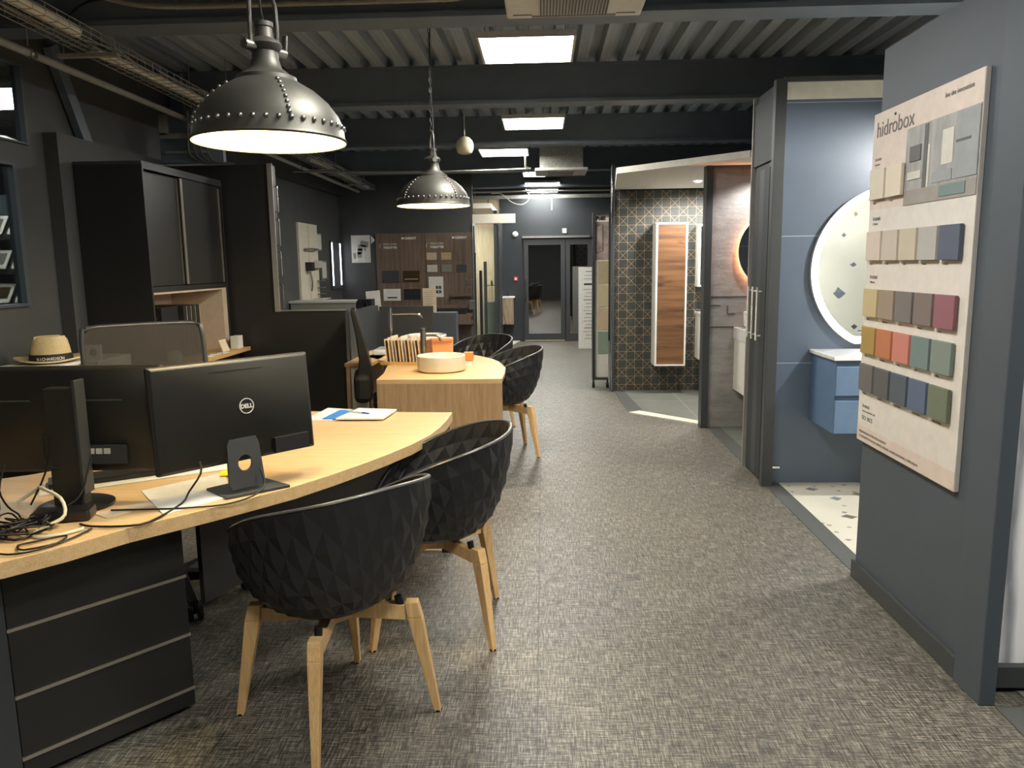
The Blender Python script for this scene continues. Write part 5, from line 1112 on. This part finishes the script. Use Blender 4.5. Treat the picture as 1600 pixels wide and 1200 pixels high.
for k in range(4): MB(o_).lathe([(.009, 0), (.009, .001), (.0001, .001)], n=16).build('social_icon', 'ink', cb, loc=(XF - o_[0], YB0 - .70 - k * .03 - o_[1], 2.072 - o_[2])).rotation_euler = (0, R(-90), 0)
for (u, z, sz, tx_) in ((.035, 1.945, .022, 'kromat'), (.035, 1.925, .012, 'Receveurs'), (.045, 1.688, .026, 'kromat'), (.045, 1.668, .013, 'Collection'), (.05, 1.432, .026, 'kromat'), (.05, 1.412, .013, 'Collection'), (.05, .842, .026, 'kromat'), (.05, .822, .012, 'Systeme couleur RAL / NCS'), (.05, .785, .028, 'ISO  NCS')):
    text('lettering', tx_, sz, 'ink', cb, FR(u, z), .0003)
text('lettering', 'PERSONNALISEZ VOTRE ENVIRONNEMENT', .0145, 'ink', cb, FR(.03, .722), .0003)
text('lettering', 'ACCESSOIRES DE DOUCHE, MEUBLES, VASQUES, LAVABOS, RECEVEURS, COMPLEMENTS', .0145, 'ink', cb, FR(.03, .700), .0003)
for (u, z) in ((.155, 1.672), (.165, 1.418)): MB(o_).lathe([(.010, 0), (.012, .001), (.0001, .001)], n=16).build('drop_icon', 'ink', cb, loc=(XF - o_[0], YB0 - u - o_[1], z - o_[2])).rotation_euler = (0, R(-90), 0)
rows = [(1.905, 1.777, [(214, 204, 186), (216, 204, 184)]),
        (1.638, 1.512, [(204, 190, 178), (190, 180, 168), (188, 178, 158), (170, 168, 164), (80, 88, 106)]),
        (1.386, 1.262, [(186, 170, 132), (146, 130, 116), (112, 106, 106), (116, 104, 100), (136, 88, 98)]),
        (1.216, 1.095, [(160, 132, 74), (178, 112, 78), (188, 120, 108), (106, 124, 124), (118, 130, 124)]),
        (1.046, .922, [(100, 98, 96), (86, 86, 88), (76, 86, 96), (84, 98, 122), (104, 112, 94)])]
names = ['Blanco', 'Crema', 'Blanco', 'Perla', 'Beige', 'Titanio', 'Grafito', 'Arena', 'Capuchino', 'Gris', 'Visone', 'Vino', 'Oliva', 'Terracota', 'Coral', 'Jade', 'Salvia', 'Tortora', 'Antracita', 'Azul Noche', 'Azul Cobalto', 'Verde Bosque']; q = 0
for (zt_, zb_, cols) in rows:
    for i, c in enumerate(cols):
        u0 = .030 + i * .161; m = 'swatch_%d_%d_%d' % c; mat(m, c, .6, var=.02)
        sw = MB(o_).box(XF - .017, XF - .003, YB0 - u0 - .142, YB0 - u0, zb_, zt_).build('swatch', m, cb, bevel=.0015)
        MB(o_).box(XF - .003, XF + .0015, YB0 - u0 - .125, YB0 - u0 - .01, zb_ + .01, zt_ - .01).build('mount', 'conduit_dark', sw)
        text('caption', names[q], .0125, 'ink', cb, FR(u0 + .01, zb_ - .018), .0003); q += 1
led_panel(2.45, 1.45, Zp, 'LED ceiling panel of the booth in front of the leaf mural, outside the picture')  # unseen panel added to brighten the mural
# ================================================================== NEIGHBOURING ROOM
bk = thing('brochure_shelf', 'dark magazine shelf with slanted tiers seen through the left window', 'shelf', (-4.55, 6.7, 0)); o_ = (-4.55, 6.7, 0)
MB(o_).box(-5.0, -4.97, 6.6, 7.0, 0, 2.2).box(-3.9, -3.87, 6.6, 7.0, 0, 2.2).box(-4.97, -3.9, 6.97, 7.0, 0, 2.2).build('carcass', 'wall_blue_grey', bk)
for i in range(5):
    z = .7 + i * .30
    MB(o_).obox((-4.435, 6.8, z), (1.07, .02, .26), (R(-35), 0, 0)).build('tier', 'black_laminate', bk)
    for j in range(5):
        b_ = thing('brochure', ('lowest', 'second', 'middle', 'fourth', 'top')[i] + ' tier, ' + ('first', 'second', 'third', 'fourth', 'fifth')[j] + ' white picture brochure on the slanted shelf', 'brochure', (-4.83 + j * .2, 6.72, z - .06), 0, 'brochures beyond the window')
        MB().obox((0, .03, .08), (.15, .006, .2), (R(-35), 0, 0)).build('cover', 'paper', b_); MB().obox((0, .024, .085), (.10, .004, .12), (R(-35), 0, 0)).build('picture', ('ink', 'ph_dark', 'bronze')[(i + j) % 3], b_)
led_panel(-4.6, 5.6 - 1.6, 2.78, 'LED ceiling panel of the neighbouring room above the brochure shelf')
np2 = thing('dark_dome_pendant', 'dark dome pendant of the neighbouring room, its rim showing through the upper opening', 'pendant lamp', (-4.15, 5.95, 2.30)); MB().lathe([(.30, 0), (.27, .10), (.19, .18), (.05, .24), (.0001, .25)], n=36, caps=False).build('shade', 'pendant_metal', np2, smooth=40); MB().cyl((0, 0, .25), (0, 0, .47), .004, n=5).build('cord', 'cable_black', np2)
